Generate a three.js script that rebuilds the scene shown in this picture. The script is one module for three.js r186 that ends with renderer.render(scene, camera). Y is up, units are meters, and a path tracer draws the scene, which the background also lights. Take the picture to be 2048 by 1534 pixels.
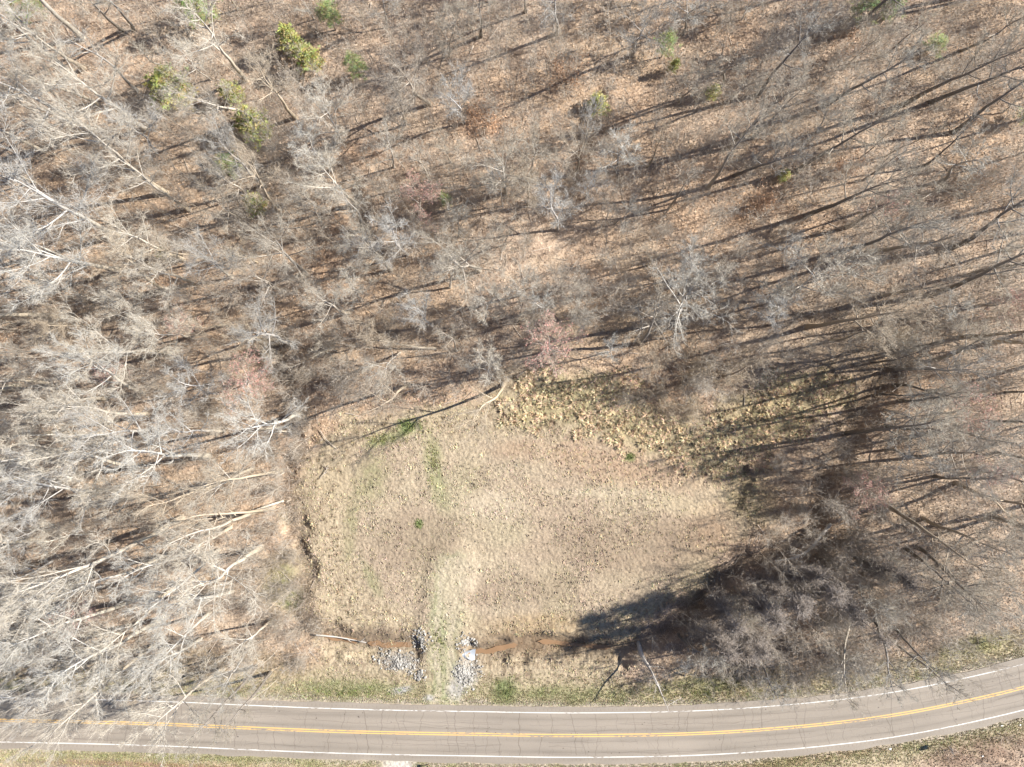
import * as THREE from 'three';
import { Sky } from 'three/addons/objects/Sky.js';
import { mergeGeometries } from 'three/addons/utils/BufferGeometryUtils.js';

// ---------------------------------------------------------------- camera, sky, sun, exposure
const scene = new THREE.Scene();
const CAM_H = 105, FOCAL = 1366, TILT = Math.atan(28 / FOCAL);          // focal length in pixels of a 2048-wide frame
const camera = new THREE.PerspectiveCamera(2 * Math.atan(767 / FOCAL) * 180 / Math.PI, 1024 / 767, 0.5, 3000);
camera.position.set(0, CAM_H, 0);
camera.up.set(0, 0, -1);
camera.lookAt(0, 0, -CAM_H * Math.tan(TILT));
scene.add(camera);
const renderer = new THREE.WebGLRenderer({ antialias: true });
renderer.setSize(1024, 767);
renderer.toneMapping = THREE.LinearToneMapping;
renderer.toneMappingExposure = 2.68;
renderer.shadowMap.enabled = true;
const SUN_EL = 35.5 * Math.PI / 180;
const sunDir = new THREE.Vector3(Math.cos(SUN_EL) * 0.975, Math.sin(SUN_EL), -Math.cos(SUN_EL) * 0.222).normalize();
const sky = new Sky();
sky.name = 'sky'; sky.scale.setScalar(2000); sky.userData = { kind: 'structure', label: 'clear pale blue daytime sky', category: 'sky' };
sky.material.uniforms.sunPosition.value.copy(sunDir);
sky.material.uniforms.turbidity.value = 4; sky.material.uniforms.rayleigh.value = 0.85; sky.material.uniforms.mieCoefficient.value = 0.004;
scene.add(sky);
scene.environmentIntensity = 0.1;
const sun = new THREE.DirectionalLight(new THREE.Color(1, 0.932, 0.83), 5);
sun.position.copy(sunDir).multiplyScalar(250); sun.castShadow = true; sun.shadow.radius = 1;
Object.assign(sun.shadow.camera, { left: -130, right: 130, top: 130, bottom: -130, near: 1, far: 600 });
sun.shadow.mapSize.set(4096, 4096);
sun.name = 'sun'; scene.add(sun);

// ---------------------------------------------------------------- helpers
let SEED = 1;
const setSeed = (s) => { SEED = s >>> 0; };
const rnd = () => { SEED = (SEED + 0x6d2b79f5) | 0; let t = Math.imul(SEED ^ (SEED >>> 15), 1 | SEED); t = (t + Math.imul(t ^ (t >>> 7), 61 | t)) ^ t; return ((t ^ (t >>> 14)) >>> 0) / 4294967296; };
const rr = (a, b) => a + (b - a) * rnd();
const clamp = (v, a = 0, b = 1) => Math.min(b, Math.max(a, v));
const lerp = (a, b, t) => a + (b - a) * t;
const sstep = (a, b, v) => { const t = clamp((v - a) / (b - a)); return t * t * (3 - 2 * t); };
const hash = (x, y) => { let h = Math.imul(x, 374761393) + Math.imul(y, 668265263); h = Math.imul(h ^ (h >>> 13), 1274126177); return ((h ^ (h >>> 16)) >>> 0) / 4294967296; };
const noise = (x, y) => {
  const xi = Math.floor(x), yi = Math.floor(y), fx = x - xi, fy = y - yi, u = fx * fx * (3 - 2 * fx), v = fy * fy * (3 - 2 * fy);
  const a = hash(xi, yi), b = hash(xi + 1, yi), c = hash(xi, yi + 1), d = hash(xi + 1, yi + 1);
  return a + (b - a) * u + (c - a) * v + (a - b - c + d) * u * v;
};
const fbm = (x, y, o = 3) => { let s = 0, a = 0.5, n = 0; for (let i = 0; i < o; i++) { s += a * noise(x, y); n += a; x = x * 2.03 + 17.1; y = y * 2.03 + 5.7; a *= 0.5; } return s / n; };
const CT = Math.cos(TILT), ST = Math.sin(TILT);
// a point of the photograph's 2048 x 1534 grid, carried down to the level y = h
function at(px, py, h = 0) {
  const u = (px - 1024) / FOCAL, v = (767 - py) / FOCAL;
  const dx = u, dy = -CT + v * ST, dz = -ST - v * CT, t = (CAM_H - h) / -dy;
  return new THREE.Vector3(dx * t, h, dz * t);
}
const toPx = (x, y, z) => { const ry = y - CAM_H, d = -CT * ry - ST * z, v = ST * ry - CT * z; return [1024 + FOCAL * x / d, 767 - FOCAL * v / d]; };
const taken = {};
const numbered = (n) => { const k = taken[n] = (taken[n] ?? -1) + 1; return k ? `${n}_${String(k).padStart(3, '0')}` : n; };
function tag(o, label, category, group, kind) { o.userData = { label, category }; if (group) o.userData.group = group; if (kind) o.userData.kind = kind; return o; }
const shade = (m) => { m.castShadow = true; m.receiveShadow = true; return m; };
function thing(name, label, category, pos, group) { const g = new THREE.Group(); g.name = numbered(name); tag(g, label, category, group); if (pos) g.position.copy(pos); scene.add(g); return g; }
function part(name, geo, mat, parent) { const m = shade(new THREE.Mesh(geo, mat)); m.name = name; parent.add(m); return m; }
const std = (c, rough = 0.9, extra = {}) => { const m = new THREE.MeshStandardMaterial({ roughness: rough, ...extra }); m.color.setRGB(...c); return m; };

// ---------------------------------------------------------------- layout on the ground
const P = (list) => list.map(([x, y]) => { const p = at(x, y); return [p.x, p.z]; });
function polyDist(pl, x, z) { let best = 1e9; for (let i = 0; i + 1 < pl.length; i++) { const [ax, az] = pl[i], [bx, bz] = pl[i + 1], ex = bx - ax, ez = bz - az; const t = clamp(((x - ax) * ex + (z - az) * ez) / (ex * ex + ez * ez)); const qx = x - ax - ex * t, qz = z - az - ez * t, d = qx * qx + qz * qz; if (d < best) best = d; } return Math.sqrt(best); }
function inside(pg, x, z) { let c = false; for (let i = 0, j = pg.length - 1; i < pg.length; j = i++) { const [xi, zi] = pg[i], [xj, zj] = pg[j]; if ((zi > z) !== (zj > z) && x < (xj - xi) * (z - zi) / (zj - zi) + xi) c = !c; } return c; }
const sd = (pg, x, z) => (inside(pg, x, z) ? 1 : -1) * polyDist([...pg, pg[0]], x, z);   // metres inside (+) or outside (-)

const clearing = P([[598, 930], [632, 870], [690, 822], [770, 800], [880, 802], [970, 770], [1090, 742], [1230, 740], [1330, 800], [1420, 822], [1490, 790], [1540, 748], [1640, 738], [1735, 752], [1715, 810], [1670, 850], [1570, 880], [1510, 915], [1530, 970], [1515, 1040], [1465, 1100], [1420, 1150], [1360, 1205], [1270, 1270], [1260, 1400], [560, 1392], [660, 1290], [620, 1200], [600, 1100], [575, 980]]);
const mown = P([[700, 900], [830, 860], [960, 880], [1080, 865], [1220, 890], [1360, 945], [1470, 980], [1490, 1060], [1400, 1160], [1230, 1225], [1120, 1245], [960, 1250], [900, 1290], [840, 1250], [740, 1200], [700, 1110], [690, 1000]]);
const tussockStrip = P([[985, 800], [1080, 745], [1240, 735], [1300, 800], [1380, 850], [1490, 800], [1545, 752], [1640, 742], [1730, 756], [1705, 812], [1660, 850], [1570, 890], [1545, 960], [1500, 985], [1440, 965], [1350, 925], [1230, 880], [1100, 850], [1000, 850]]);
const drive = P([[889, 1410], [888, 1330], [886, 1230], [905, 1130]]);
const creeks = [   // polyline, depth, half width
  [P([[540, 690], [560, 740], [578, 790], [572, 835], [588, 880], [574, 940], [570, 1000], [596, 1080], [612, 1150], [590, 1215], [630, 1268], [700, 1284], [780, 1292], [842, 1300]]), 0.85, 2.1],
  [P([[938, 1312], [1000, 1305], [1080, 1288], [1160, 1296], [1250, 1304], [1350, 1262], [1420, 1200], [1480, 1135], [1560, 1112], [1630, 1062], [1650, 1010], [1640, 960], [1690, 895], [1720, 830], [1785, 742], [1800, 690]]), 1.5, 1.9],
  [P([[1128, 392], [1140, 330], [1165, 260], [1195, 205]]), 1.2, 1.9],
  [P([[700, 380], [715, 425], [722, 465], [752, 505]]), 1.4, 1.7],
  [P([[1480, 985], [1500, 960], [1490, 935], [1475, 1010]]), 0.5, 0.8],
];
const yellow = P([[-420, 1432], [-200, 1432], [0, 1437.5], [171, 1441], [342, 1446], [500, 1453], [650, 1459], [800, 1463], [950, 1465.5], [1100, 1468], [1250, 1467.5], [1350, 1465.5], [1444, 1461.5], [1540, 1455], [1639, 1446], [1740, 1434], [1835, 1418.5], [1940, 1397], [2048, 1371], [2200, 1326], [2400, 1258]]);
const roadCurve = new THREE.CatmullRomCurve3(yellow.map(([x, z]) => new THREE.Vector3(x, 0, z)), false, 'centripetal');
const ROAD_N = 420, roadPts = roadCurve.getSpacedPoints(ROAD_N), roadLen = roadCurve.getLength();
const roadNor = roadPts.map((p, i) => { const a = roadPts[Math.max(0, i - 1)], b = roadPts[Math.min(ROAD_N, i + 1)]; const t = b.clone().sub(a).normalize(); return new THREE.Vector3(-t.z, 0, t.x); });   // points to the lower side of the picture
const roadPl = roadPts.filter((_, i) => i % 6 === 0).map((p) => [p.x, p.z]);
const ROAD_Y = 0.45, HALF = 4.3;
const apron = P([[792, 1512], [800, 1600]]);

function height(x, z) {
  const forest = clamp(-sdField(x, z) / 6);
  let h = (fbm(x / 21 + 40, z / 21, 3) - 0.5) * lerp(0.5, 2.2, forest) + (fbm(x / 2.1, z / 2.1 + 9, 2) - 0.5) * lerp(0.16, 0.3, forest);
  for (const [pl, depth, w] of creeks) { const wob = 1 + (noise(x / 1.7, z / 1.7) - 0.5) * 1.1; const d = polyDist(pl, x, z) / (w * wob); if (d < 1.6) h -= depth * (pl === creeks[0][0] ? 0.35 + 1.1 * noise(x / 3.3 + 11, z / 3.3) : 1) * (1 - sstep(0.15, 1.45, d)); }
  const dd = polyDist(drive, x, z); h = lerp(h, 0.24 + (noise(x / 1.3, z / 1.3) - 0.5) * 0.08, 1 - sstep(2.5, 4.6, dd));
  const dr = polyDist(roadPl, x, z); h = lerp(h, ROAD_Y - 0.22, 1 - sstep(HALF + 0.3, HALF + 3.4, dr));
  if (dr < HALF + 6) h += 0.12 * sstep(HALF, HALF + 0.7, dr) * (1 - sstep(HALF + 1.5, HALF + 4, dr));
  return h;
}
// signed distance to the clearing on a coarse grid (asked for very often)
const FX0 = -112, FZ0 = -96, FS = 1.0, FW = 226, FH = 190, field = new Float32Array(FW * FH);
for (let j = 0; j < FH; j++) for (let i = 0; i < FW; i++) field[j * FW + i] = sd(clearing, FX0 + i * FS, FZ0 + j * FS);
function sdField(x, z) { const u = clamp((x - FX0) / FS, 0, FW - 1.001), v = clamp((z - FZ0) / FS, 0, FH - 1.001), i = u | 0, j = v | 0, a = u - i, b = v - j, k = j * FW + i; return lerp(lerp(field[k], field[k + 1], a), lerp(field[k + FW], field[k + FW + 1], a), b); }
function ground(px, py) { let p = at(px, py, 0); for (let k = 0; k < 2; k++) p = at(px, py, height(p.x, p.z)); return p; }

// ---------------------------------------------------------------- ground colours (what lies there: leaves, straw, grass, mud, grit)
const GX0 = -92, GZ0 = -74, GW = 184, GH = 138, TW = 2048, TH = 1536;
const M = 0.0769;
const patches = [   // x, y, half width, half height in the photograph's pixels, turn, linear colour, strength, break-up
  [818, 853, 26, 18, 0, [0.22, 0.3, 0.1], 0.75, 0.8], [775, 878, 45, 12, -0.3, [0.21, 0.27, 0.08], 0.75, 0.8], [868, 925, 22, 65, -0.15, [0.29, 0.3, 0.14], 0.6, 0.9], [882, 985, 20, 45, -0.2, [0.31, 0.31, 0.16], 0.5, 0.9],
  [740, 960, 40, 60, 0.3, [0.27, 0.27, 0.13], 0.55, 0.9], [700, 1060, 18, 70, 0.1, [0.25, 0.25, 0.12], 0.5, 0.9], [838, 1048, 9, 9, 0, [0.17, 0.26, 0.08], 0.9, 0.4], [745, 1160, 14, 40, -0.5, [0.27, 0.28, 0.13], 0.5, 0.9],
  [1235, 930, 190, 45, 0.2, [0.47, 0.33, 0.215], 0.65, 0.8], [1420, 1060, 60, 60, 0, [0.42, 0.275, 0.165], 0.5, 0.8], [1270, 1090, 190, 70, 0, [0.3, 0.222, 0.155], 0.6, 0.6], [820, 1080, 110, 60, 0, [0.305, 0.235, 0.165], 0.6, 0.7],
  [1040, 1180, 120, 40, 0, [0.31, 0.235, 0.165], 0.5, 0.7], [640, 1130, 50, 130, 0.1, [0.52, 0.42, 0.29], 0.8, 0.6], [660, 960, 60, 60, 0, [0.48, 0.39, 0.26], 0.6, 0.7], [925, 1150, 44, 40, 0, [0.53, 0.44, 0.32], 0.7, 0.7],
  [985, 1010, 70, 34, 0, [0.53, 0.44, 0.32], 0.8, 0.5], [1200, 985, 130, 10, 0, [0.54, 0.45, 0.32], 0.7, 0.5], [1360, 1010, 70, 22, 0.2, [0.52, 0.43, 0.29], 0.6, 0.6], [905, 1190, 24, 56, 0.1, [0.52, 0.44, 0.31], 0.8, 0.5], [980, 1100, 300, 5, 0.02, [0.4, 0.32, 0.22], 0.4, 0.7],
  [1030, 900, 60, 22, 0, [0.4, 0.285, 0.19], 0.6, 0.8], [1260, 915, 12, 10, 0, [0.13, 0.19, 0.05], 0.8, 0.6], [1120, 800, 90, 50, -0.3, [0.36, 0.31, 0.16], 0.5, 0.9], [1540, 830, 90, 60, 0, [0.43, 0.35, 0.18], 0.5, 0.9], [1500, 990, 60, 50, 0, [0.32, 0.26, 0.13], 0.5, 0.9],
  [1280, 870, 90, 26, 0.35, [0.42, 0.34, 0.2], 0.6, 0.7], [560, 1160, 40, 60, 0.2, [0.16, 0.17, 0.07], 0.7, 0.8], [590, 1205, 26, 30, 0, [0.12, 0.15, 0.05], 0.7, 0.8],
  [740, 1272, 130, 20, 0.05, [0.2, 0.14, 0.09], 0.6, 0.7], [1060, 1290, 150, 26, 0.02, [0.2, 0.13, 0.075], 0.65, 0.6], [1080, 1250, 120, 26, 0, [0.4, 0.28, 0.15], 0.5, 0.7],
  [690, 1375, 120, 16, 0.02, [0.2, 0.23, 0.09], 0.6, 0.9], [1010, 1378, 26, 22, 0, [0.14, 0.19, 0.06], 0.8, 0.7], [1130, 1385, 120, 14, 0, [0.19, 0.21, 0.08], 0.6, 0.9], [1420, 1370, 130, 16, -0.05, [0.17, 0.19, 0.07], 0.6, 0.9], [1950, 1290, 90, 22, -0.2, [0.26, 0.25, 0.1], 0.7, 0.8],
  [803, 1380, 24, 7, -0.2, [0.5, 0.49, 0.47], 0.9, 0.5], [798, 1324, 44, 18, 0.15, [0.36, 0.34, 0.31], 0.7, 0.6], [935, 1340, 26, 26, 0.3, [0.38, 0.36, 0.33], 0.7, 0.6], [858, 1394, 12, 7, 0, [0.46, 0.44, 0.41], 0.8, 0.5], [915, 1375, 22, 24, 0.7, [0.42, 0.4, 0.37], 0.75, 0.7], [930, 1352, 30, 16, 0.7, [0.47, 0.46, 0.44], 0.7, 0.6],
  [800, 1535, 36, 24, 0, [0.52, 0.48, 0.42], 1, 0.3],
  [480, 1325, 160, 40, 0.1, [0.25, 0.2, 0.1], 0.5, 0.9], [1960, 1500, 120, 30, -0.2, [0.2, 0.125, 0.085], 0.7, 0.7], [1600, 1520, 200, 12, -0.15, [0.27, 0.19, 0.1], 0.6, 0.8], [380, 1512, 300, 8, 0.03, [0.24, 0.23, 0.1], 0.7, 0.8], [300, 1530, 250, 8, 0.03, [0.32, 0.2, 0.12], 0.7, 0.7],
  [960, 245, 70, 30, 0.1, [0.42, 0.25, 0.15], 0.5, 0.8], [740, 300, 60, 30, 0, [0.4, 0.255, 0.16], 0.5, 0.8], [450, 1160, 120, 30, -0.2, [0.38, 0.27, 0.16], 0.5, 0.8], [1500, 410, 80, 30, -0.3, [0.42, 0.25, 0.14], 0.5, 0.8], [1290, 640, 260, 60, -0.1, [0.35, 0.26, 0.16], 0.5, 0.9], [1700, 690, 200, 120, -0.1, [0.35, 0.27, 0.18], 0.5, 0.9],
].map(([px, py, rx, ry, a, c, s, b], i) => { const p = at(px, py); return { x: p.x, z: p.z, rx: rx * M, ry: ry * M, ca: Math.cos(a), sa: Math.sin(a), c, s, b, i, reach: 1.6 * Math.max(rx, ry) * M }; });
const texData = new Uint8Array(TW * TH * 4), linData = new Float32Array(TW * TH * 3), bumpData = new Uint8Array(TW * TH * 4);
const toS = (v) => Math.round(255 * clamp(v <= 0.0031308 ? v * 12.92 : 1.055 * Math.pow(v, 1 / 2.4) - 0.055));
{
  const bins = new Map(), BIN = 8;
  for (const q of patches) for (let i = Math.floor((q.x - q.reach) / BIN); i <= Math.floor((q.x + q.reach) / BIN); i++) for (let j = Math.floor((q.z - q.reach) / BIN); j <= Math.floor((q.z + q.reach) / BIN); j++) { const k = i * 1000 + j; if (!bins.has(k)) bins.set(k, []); bins.get(k).push(q); }
  // coarse distance maps
  const CW = 512, CH = 384, grid = (f) => { const g = new Float32Array(CW * CH); for (let j = 0; j < CH; j++) for (let i = 0; i < CW; i++) g[j * CW + i] = f(GX0 + GW * (i + 0.5) / CW, GZ0 + GH * (j + 0.5) / CH); return (u, v) => { const a = clamp(u * CW - 0.5, 0, CW - 1.01), b = clamp(v * CH - 0.5, 0, CH - 1.01), i = a | 0, j = b | 0, k = j * CW + i; return lerp(lerp(g[k], g[k + 1], a - i), lerp(g[k + CW], g[k + CW + 1], a - i), b - j); }; };
  const gClear = grid((x, z) => sd(clearing, x, z)), gMown = grid((x, z) => sd(mown, x, z)), gTuss = grid((x, z) => sd(tussockStrip, x, z)), gDrive = grid((x, z) => polyDist(drive, x, z)), gRoad = grid((x, z) => polyDist(roadPl, x, z)), gCreek = grid((x, z) => Math.min(...creeks.map(([pl]) => polyDist(pl, x, z))));
  const mix = (c, d, t) => { c[0] += (d[0] - c[0]) * t; c[1] += (d[1] - c[1]) * t; c[2] += (d[2] - c[2]) * t; };
  const c = [0, 0, 0];
  for (let j = 0; j < TH; j++) for (let i = 0; i < TW; i++) {
    const u = (i + 0.5) / TW, v = (j + 0.5) / TH, x = GX0 + GW * u, z = GZ0 + GH * v;
    const nBig = noise(x / 9, z / 9 + 50), nMid = noise(x / 2.3 + 7, z / 2.3), nFine = noise(x / 0.55, z / 0.55 + 30), nLeaf = noise(x / 0.21 + 90, z / 0.21), n1 = hash(i, j);
    const warp = (nMid - 0.5) * 2.4 + (nFine - 0.5) * 1.2;
    // fallen leaves: tan, rust, and dark wet ones
    c[0] = 0.47; c[1] = 0.35; c[2] = 0.24;
    mix(c, [0.5, 0.325, 0.21], 0.6 * nBig); mix(c, [0.45, 0.355, 0.275], 0.7 * sstep(0.35, 0.75, noise(x / 15 + 220, z / 15 + 20)));
    mix(c, [0.38, 0.275, 0.195], 0.8 * sstep(0.5, 0.8, nMid));
    mix(c, [0.2, 0.14, 0.1], 0.75 * sstep(0.56, 0.82, 0.5 * nLeaf + 0.3 * nFine + 0.2 * n1 + 0.12 * (nBig - 0.5)));
    mix(c, [0.68, 0.54, 0.41], 0.75 * sstep(0.6, 0.85, 0.6 * noise(x / 0.23, z / 0.23 + 400) + 0.4 * hash(i + 7, j + 3)));
    mix(c, [0.25, 0.185, 0.14], 0.6 * sstep(0.62, 0.85, fbm(x / 5 + 500, z / 4, 2)) * sstep(0.3, 0.6, nFine)); mix(c, [0.52, 0.41, 0.3], 0.5 * sstep(0.58, 0.8, fbm(x / 3.5 + 900, z / 3 + 60, 2)));
    const cl = sstep(-1.2, 1.8, gClear(u, v) + warp * 1.5 + (noise(x / 6 + 60, z / 6) - 0.5) * 4);
    if (cl > 0.001) {
      const s = [0.47, 0.385, 0.27];
      mix(s, [0.42, 0.325, 0.235], 0.75 * sstep(0.25, 0.75, noise(x / 5 + 80, z / 5) * 0.6 + nMid * 0.4)); mix(s, [0.36, 0.33, 0.19], 0.3 * sstep(0.55, 0.85, noise(x / 7 + 300, z / 7)));
      const mo = sstep(-0.8, 1.2, gMown(u, v) + warp * 0.8);
      const rough = [0.47, 0.38, 0.26]; mix(rough, [0.22, 0.16, 0.1], 0.6 * sstep(0.5, 0.75, nFine)); mix(rough, [0.5, 0.41, 0.27], 0.5 * sstep(0.55, 0.8, nMid));
      mix(rough, s, mo);
      mix(rough, [0.43, 0.36, 0.21], 0.6 * sstep(-1, 2, gTuss(u, v) + warp));
      const g = 0.62 + 0.74 * (0.5 * noise((x * 0.8 + z * 0.6) / 0.27 + 200, (z * 0.8 - x * 0.6) / 0.27) + 0.5 * n1); rough[0] *= g; rough[1] *= g; rough[2] *= g;
      mix(c, rough, cl);
    }
    const rd = gRoad(u, v);
    if (rd < 13) { const vg = [0.42, 0.35, 0.225]; mix(vg, [0.29, 0.275, 0.14], sstep(0.4, 0.75, nMid * 0.6 + nFine * 0.4)); mix(vg, [0.44, 0.37, 0.24], 0.6 * sstep(0.55, 0.8, nLeaf)); mix(c, vg, (1 - sstep(6, 9.5, rd + warp * 1.4)) * 0.9); mix(c, [0.42, 0.36, 0.29], 0.8 * (1 - sstep(4.5, 5.2, rd + warp * 0.35))); }
    const cr = gCreek(u, v) + warp * 0.3; if (cr < 3) mix(c, [0.27, 0.205, 0.145], 0.6 * (1 - sstep(0.3, 1.8, cr + (nFine - 0.5) * 1.6)));
    const dv = gDrive(u, v) + warp * 0.35; if (dv < 4.5) { const dc = [0.42, 0.385, 0.25]; mix(dc, [0.29, 0.32, 0.16], 0.85 * sstep(0.35, 0.7, nFine * 0.5 + nMid * 0.5)); mix(dc, [0.56, 0.48, 0.36], 0.6 * (1 - sstep(0.25, 0.7, Math.abs(dv - 1.0)))); const kd = 0.7 + 0.6 * (0.5 * nLeaf + 0.5 * n1); mix(c, [dc[0] * kd, dc[1] * kd, dc[2] * kd], 0.85 * (1 - sstep(1.2, 3.2, dv + (nFine - 0.5) * 1.2))); }
    const list = bins.get(Math.floor(x / BIN) * 1000 + Math.floor(z / BIN));
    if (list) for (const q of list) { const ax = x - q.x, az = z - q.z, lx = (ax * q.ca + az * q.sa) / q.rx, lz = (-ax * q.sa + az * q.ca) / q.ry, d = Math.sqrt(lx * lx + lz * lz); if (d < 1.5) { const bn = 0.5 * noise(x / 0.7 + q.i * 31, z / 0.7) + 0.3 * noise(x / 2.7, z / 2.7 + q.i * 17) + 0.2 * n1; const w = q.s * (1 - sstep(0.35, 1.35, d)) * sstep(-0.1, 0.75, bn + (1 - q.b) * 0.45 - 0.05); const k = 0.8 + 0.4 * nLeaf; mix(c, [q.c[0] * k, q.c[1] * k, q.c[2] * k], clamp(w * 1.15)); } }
    const k = (0.9 + 0.2 * n1) * lerp(0.7, 0.6, cl), o = j * TW + i, rx = x * 0.83 + z * 0.56, rz = z * 0.83 - x * 0.56, qx = x * 0.47 - z * 0.88, qz = z * 0.47 + x * 0.88;
    for (let q = 0; q < 3; q++) { linData[o * 3 + q] = c[q] * k; texData[o * 4 + q] = toS(c[q] * k); }
    const bmp = clamp(0.5 + (noise(rx / 0.39 + 77, rz / 0.39) - 0.5) * lerp(0.5, 0.65, cl) + (noise(qx / 0.27, qz / 0.27 + 33) - 0.5) * 0.55 + (n1 - 0.5) * 0.25); bumpData[o * 4] = bumpData[o * 4 + 1] = bumpData[o * 4 + 2] = Math.round(255 * bmp); bumpData[o * 4 + 3] = 255;
    texData[o * 4 + 3] = 255;
  }
}
const groundTex = new THREE.DataTexture(texData, TW, TH); groundTex.colorSpace = THREE.SRGBColorSpace; groundTex.magFilter = THREE.LinearFilter; groundTex.minFilter = THREE.LinearMipmapLinearFilter; groundTex.needsUpdate = true;
const bumpTex = new THREE.DataTexture(bumpData, TW, TH); bumpTex.magFilter = THREE.LinearFilter; bumpTex.needsUpdate = true;
const colAt = (x, z) => { const i = clamp(Math.round((x - GX0) / GW * TW), 0, TW - 1), j = clamp(Math.round((z - GZ0) / GH * TH), 0, TH - 1), o = (j * TW + i) * 3; return [linData[o], linData[o + 1], linData[o + 2]]; };
const smoothCol = (x, z) => { const s = [0, 0, 0]; for (const [a, b] of [[0, 0], [0.35, 0.1], [-0.3, 0.2], [0.05, -0.35], [0.2, 0.4]]) { const c = colAt(x + a, z + b); for (let k = 0; k < 3; k++) s[k] += c[k] / 5; } return s; };

function sheet(x0, x1, nx, z0, z1, nz) {
  const pos = new Float32Array((nx + 1) * (nz + 1) * 3), uv = new Float32Array((nx + 1) * (nz + 1) * 2), idx = [];
  for (let j = 0, k = 0; j <= nz; j++) for (let i = 0; i <= nx; i++, k++) { const x = lerp(x0, x1, i / nx), z = lerp(z0, z1, j / nz); pos[k * 3] = x; pos[k * 3 + 1] = height(x, z); pos[k * 3 + 2] = z; uv[k * 2] = (x - GX0) / GW; uv[k * 2 + 1] = (z - GZ0) / GH; }
  for (let j = 0; j < nz; j++) for (let i = 0; i < nx; i++) { const a = j * (nx + 1) + i, b = a + 1, c = a + nx + 1, d = c + 1; idx.push(a, c, b, b, c, d); }
  const g = new THREE.BufferGeometry(); g.setAttribute('position', new THREE.BufferAttribute(pos, 3)); g.setAttribute('uv', new THREE.BufferAttribute(uv, 2)); g.setIndex(idx); g.computeVertexNormals(); return g;
}
function setting(o, name, label, category) { o.name = name; tag(o, label, category, null, 'structure'); scene.add(o); return o; }
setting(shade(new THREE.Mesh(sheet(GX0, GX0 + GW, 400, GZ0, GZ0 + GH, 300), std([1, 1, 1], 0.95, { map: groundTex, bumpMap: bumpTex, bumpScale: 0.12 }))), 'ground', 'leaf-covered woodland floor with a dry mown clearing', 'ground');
{
  const N = 256, d = new Uint8Array(N * N * 4);
  for (let j = 0; j < N; j++) for (let i = 0; i < N; i++) { const n = hash(i, j), m = noise(i / 3, j / 3); const k = 0.6 + 0.5 * n * m * 2; const o = (j * N + i) * 4; d[o] = toS(0.36 * k); d[o + 1] = toS(0.25 * k); d[o + 2] = toS(0.17 * k); d[o + 3] = 255; }
  const t = new THREE.DataTexture(d, N, N); t.colorSpace = THREE.SRGBColorSpace; t.wrapS = t.wrapT = THREE.RepeatWrapping; t.magFilter = THREE.LinearFilter; t.repeat.set(7, 5); t.needsUpdate = true;
  const X0 = GX0, X1 = GX0 + GW, Z0 = GZ0, Z1 = GZ0 + GH;
  const ring = mergeGeometries([sheet(-700, 700, 140, -600, Z0, 60), sheet(-700, 700, 140, Z1, 600, 60), sheet(-700, X0, 60, Z0, Z1, 60), sheet(X1, 700, 60, Z0, Z1, 60)]);
  setting(shade(new THREE.Mesh(ring, std([1, 1, 1], 0.95, { map: t }))), 'terrain', 'leaf-covered land around the woodland', 'ground');
}

// ---------------------------------------------------------------- road
function ribbon(off0, off1, y, i0 = 0, i1 = ROAD_N, cols = 1, wob = 0) {
  const pos = [], uv = [], idx = [];
  for (let i = i0; i <= i1; i++) for (let k = 0; k <= cols; k++) {
    const f = k / cols; let o = lerp(off0, off1, f);
    if (wob && (k === 0 || k === cols)) o += (fbm(i / 5, k * 9, 3) - 0.5) * wob;
    const p = roadPts[i], n = roadNor[i], crown = -0.012 * Math.abs(o);
    pos.push(p.x + n.x * o, y + crown, p.z + n.z * o); uv.push((i - i0) / (i1 - i0), f);
  }
  const w = cols + 1; for (let i = 0; i < i1 - i0; i++) for (let k = 0; k < cols; k++) { const a = i * w + k, b = a + 1, c = a + w, d = c + 1; idx.push(a, b, c, b, d, c); }
  const g = new THREE.BufferGeometry(); g.setAttribute('position', new THREE.Float32BufferAttribute(pos, 3)); g.setAttribute('uv', new THREE.Float32BufferAttribute(uv, 2)); g.setIndex(idx); g.computeVertexNormals(); return g;
}
const road = new THREE.Group(); setting(road, 'road', 'two-lane cracked pale asphalt road curving along the lower edge', 'road');
const RH = 192, SEGS = 2;
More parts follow.
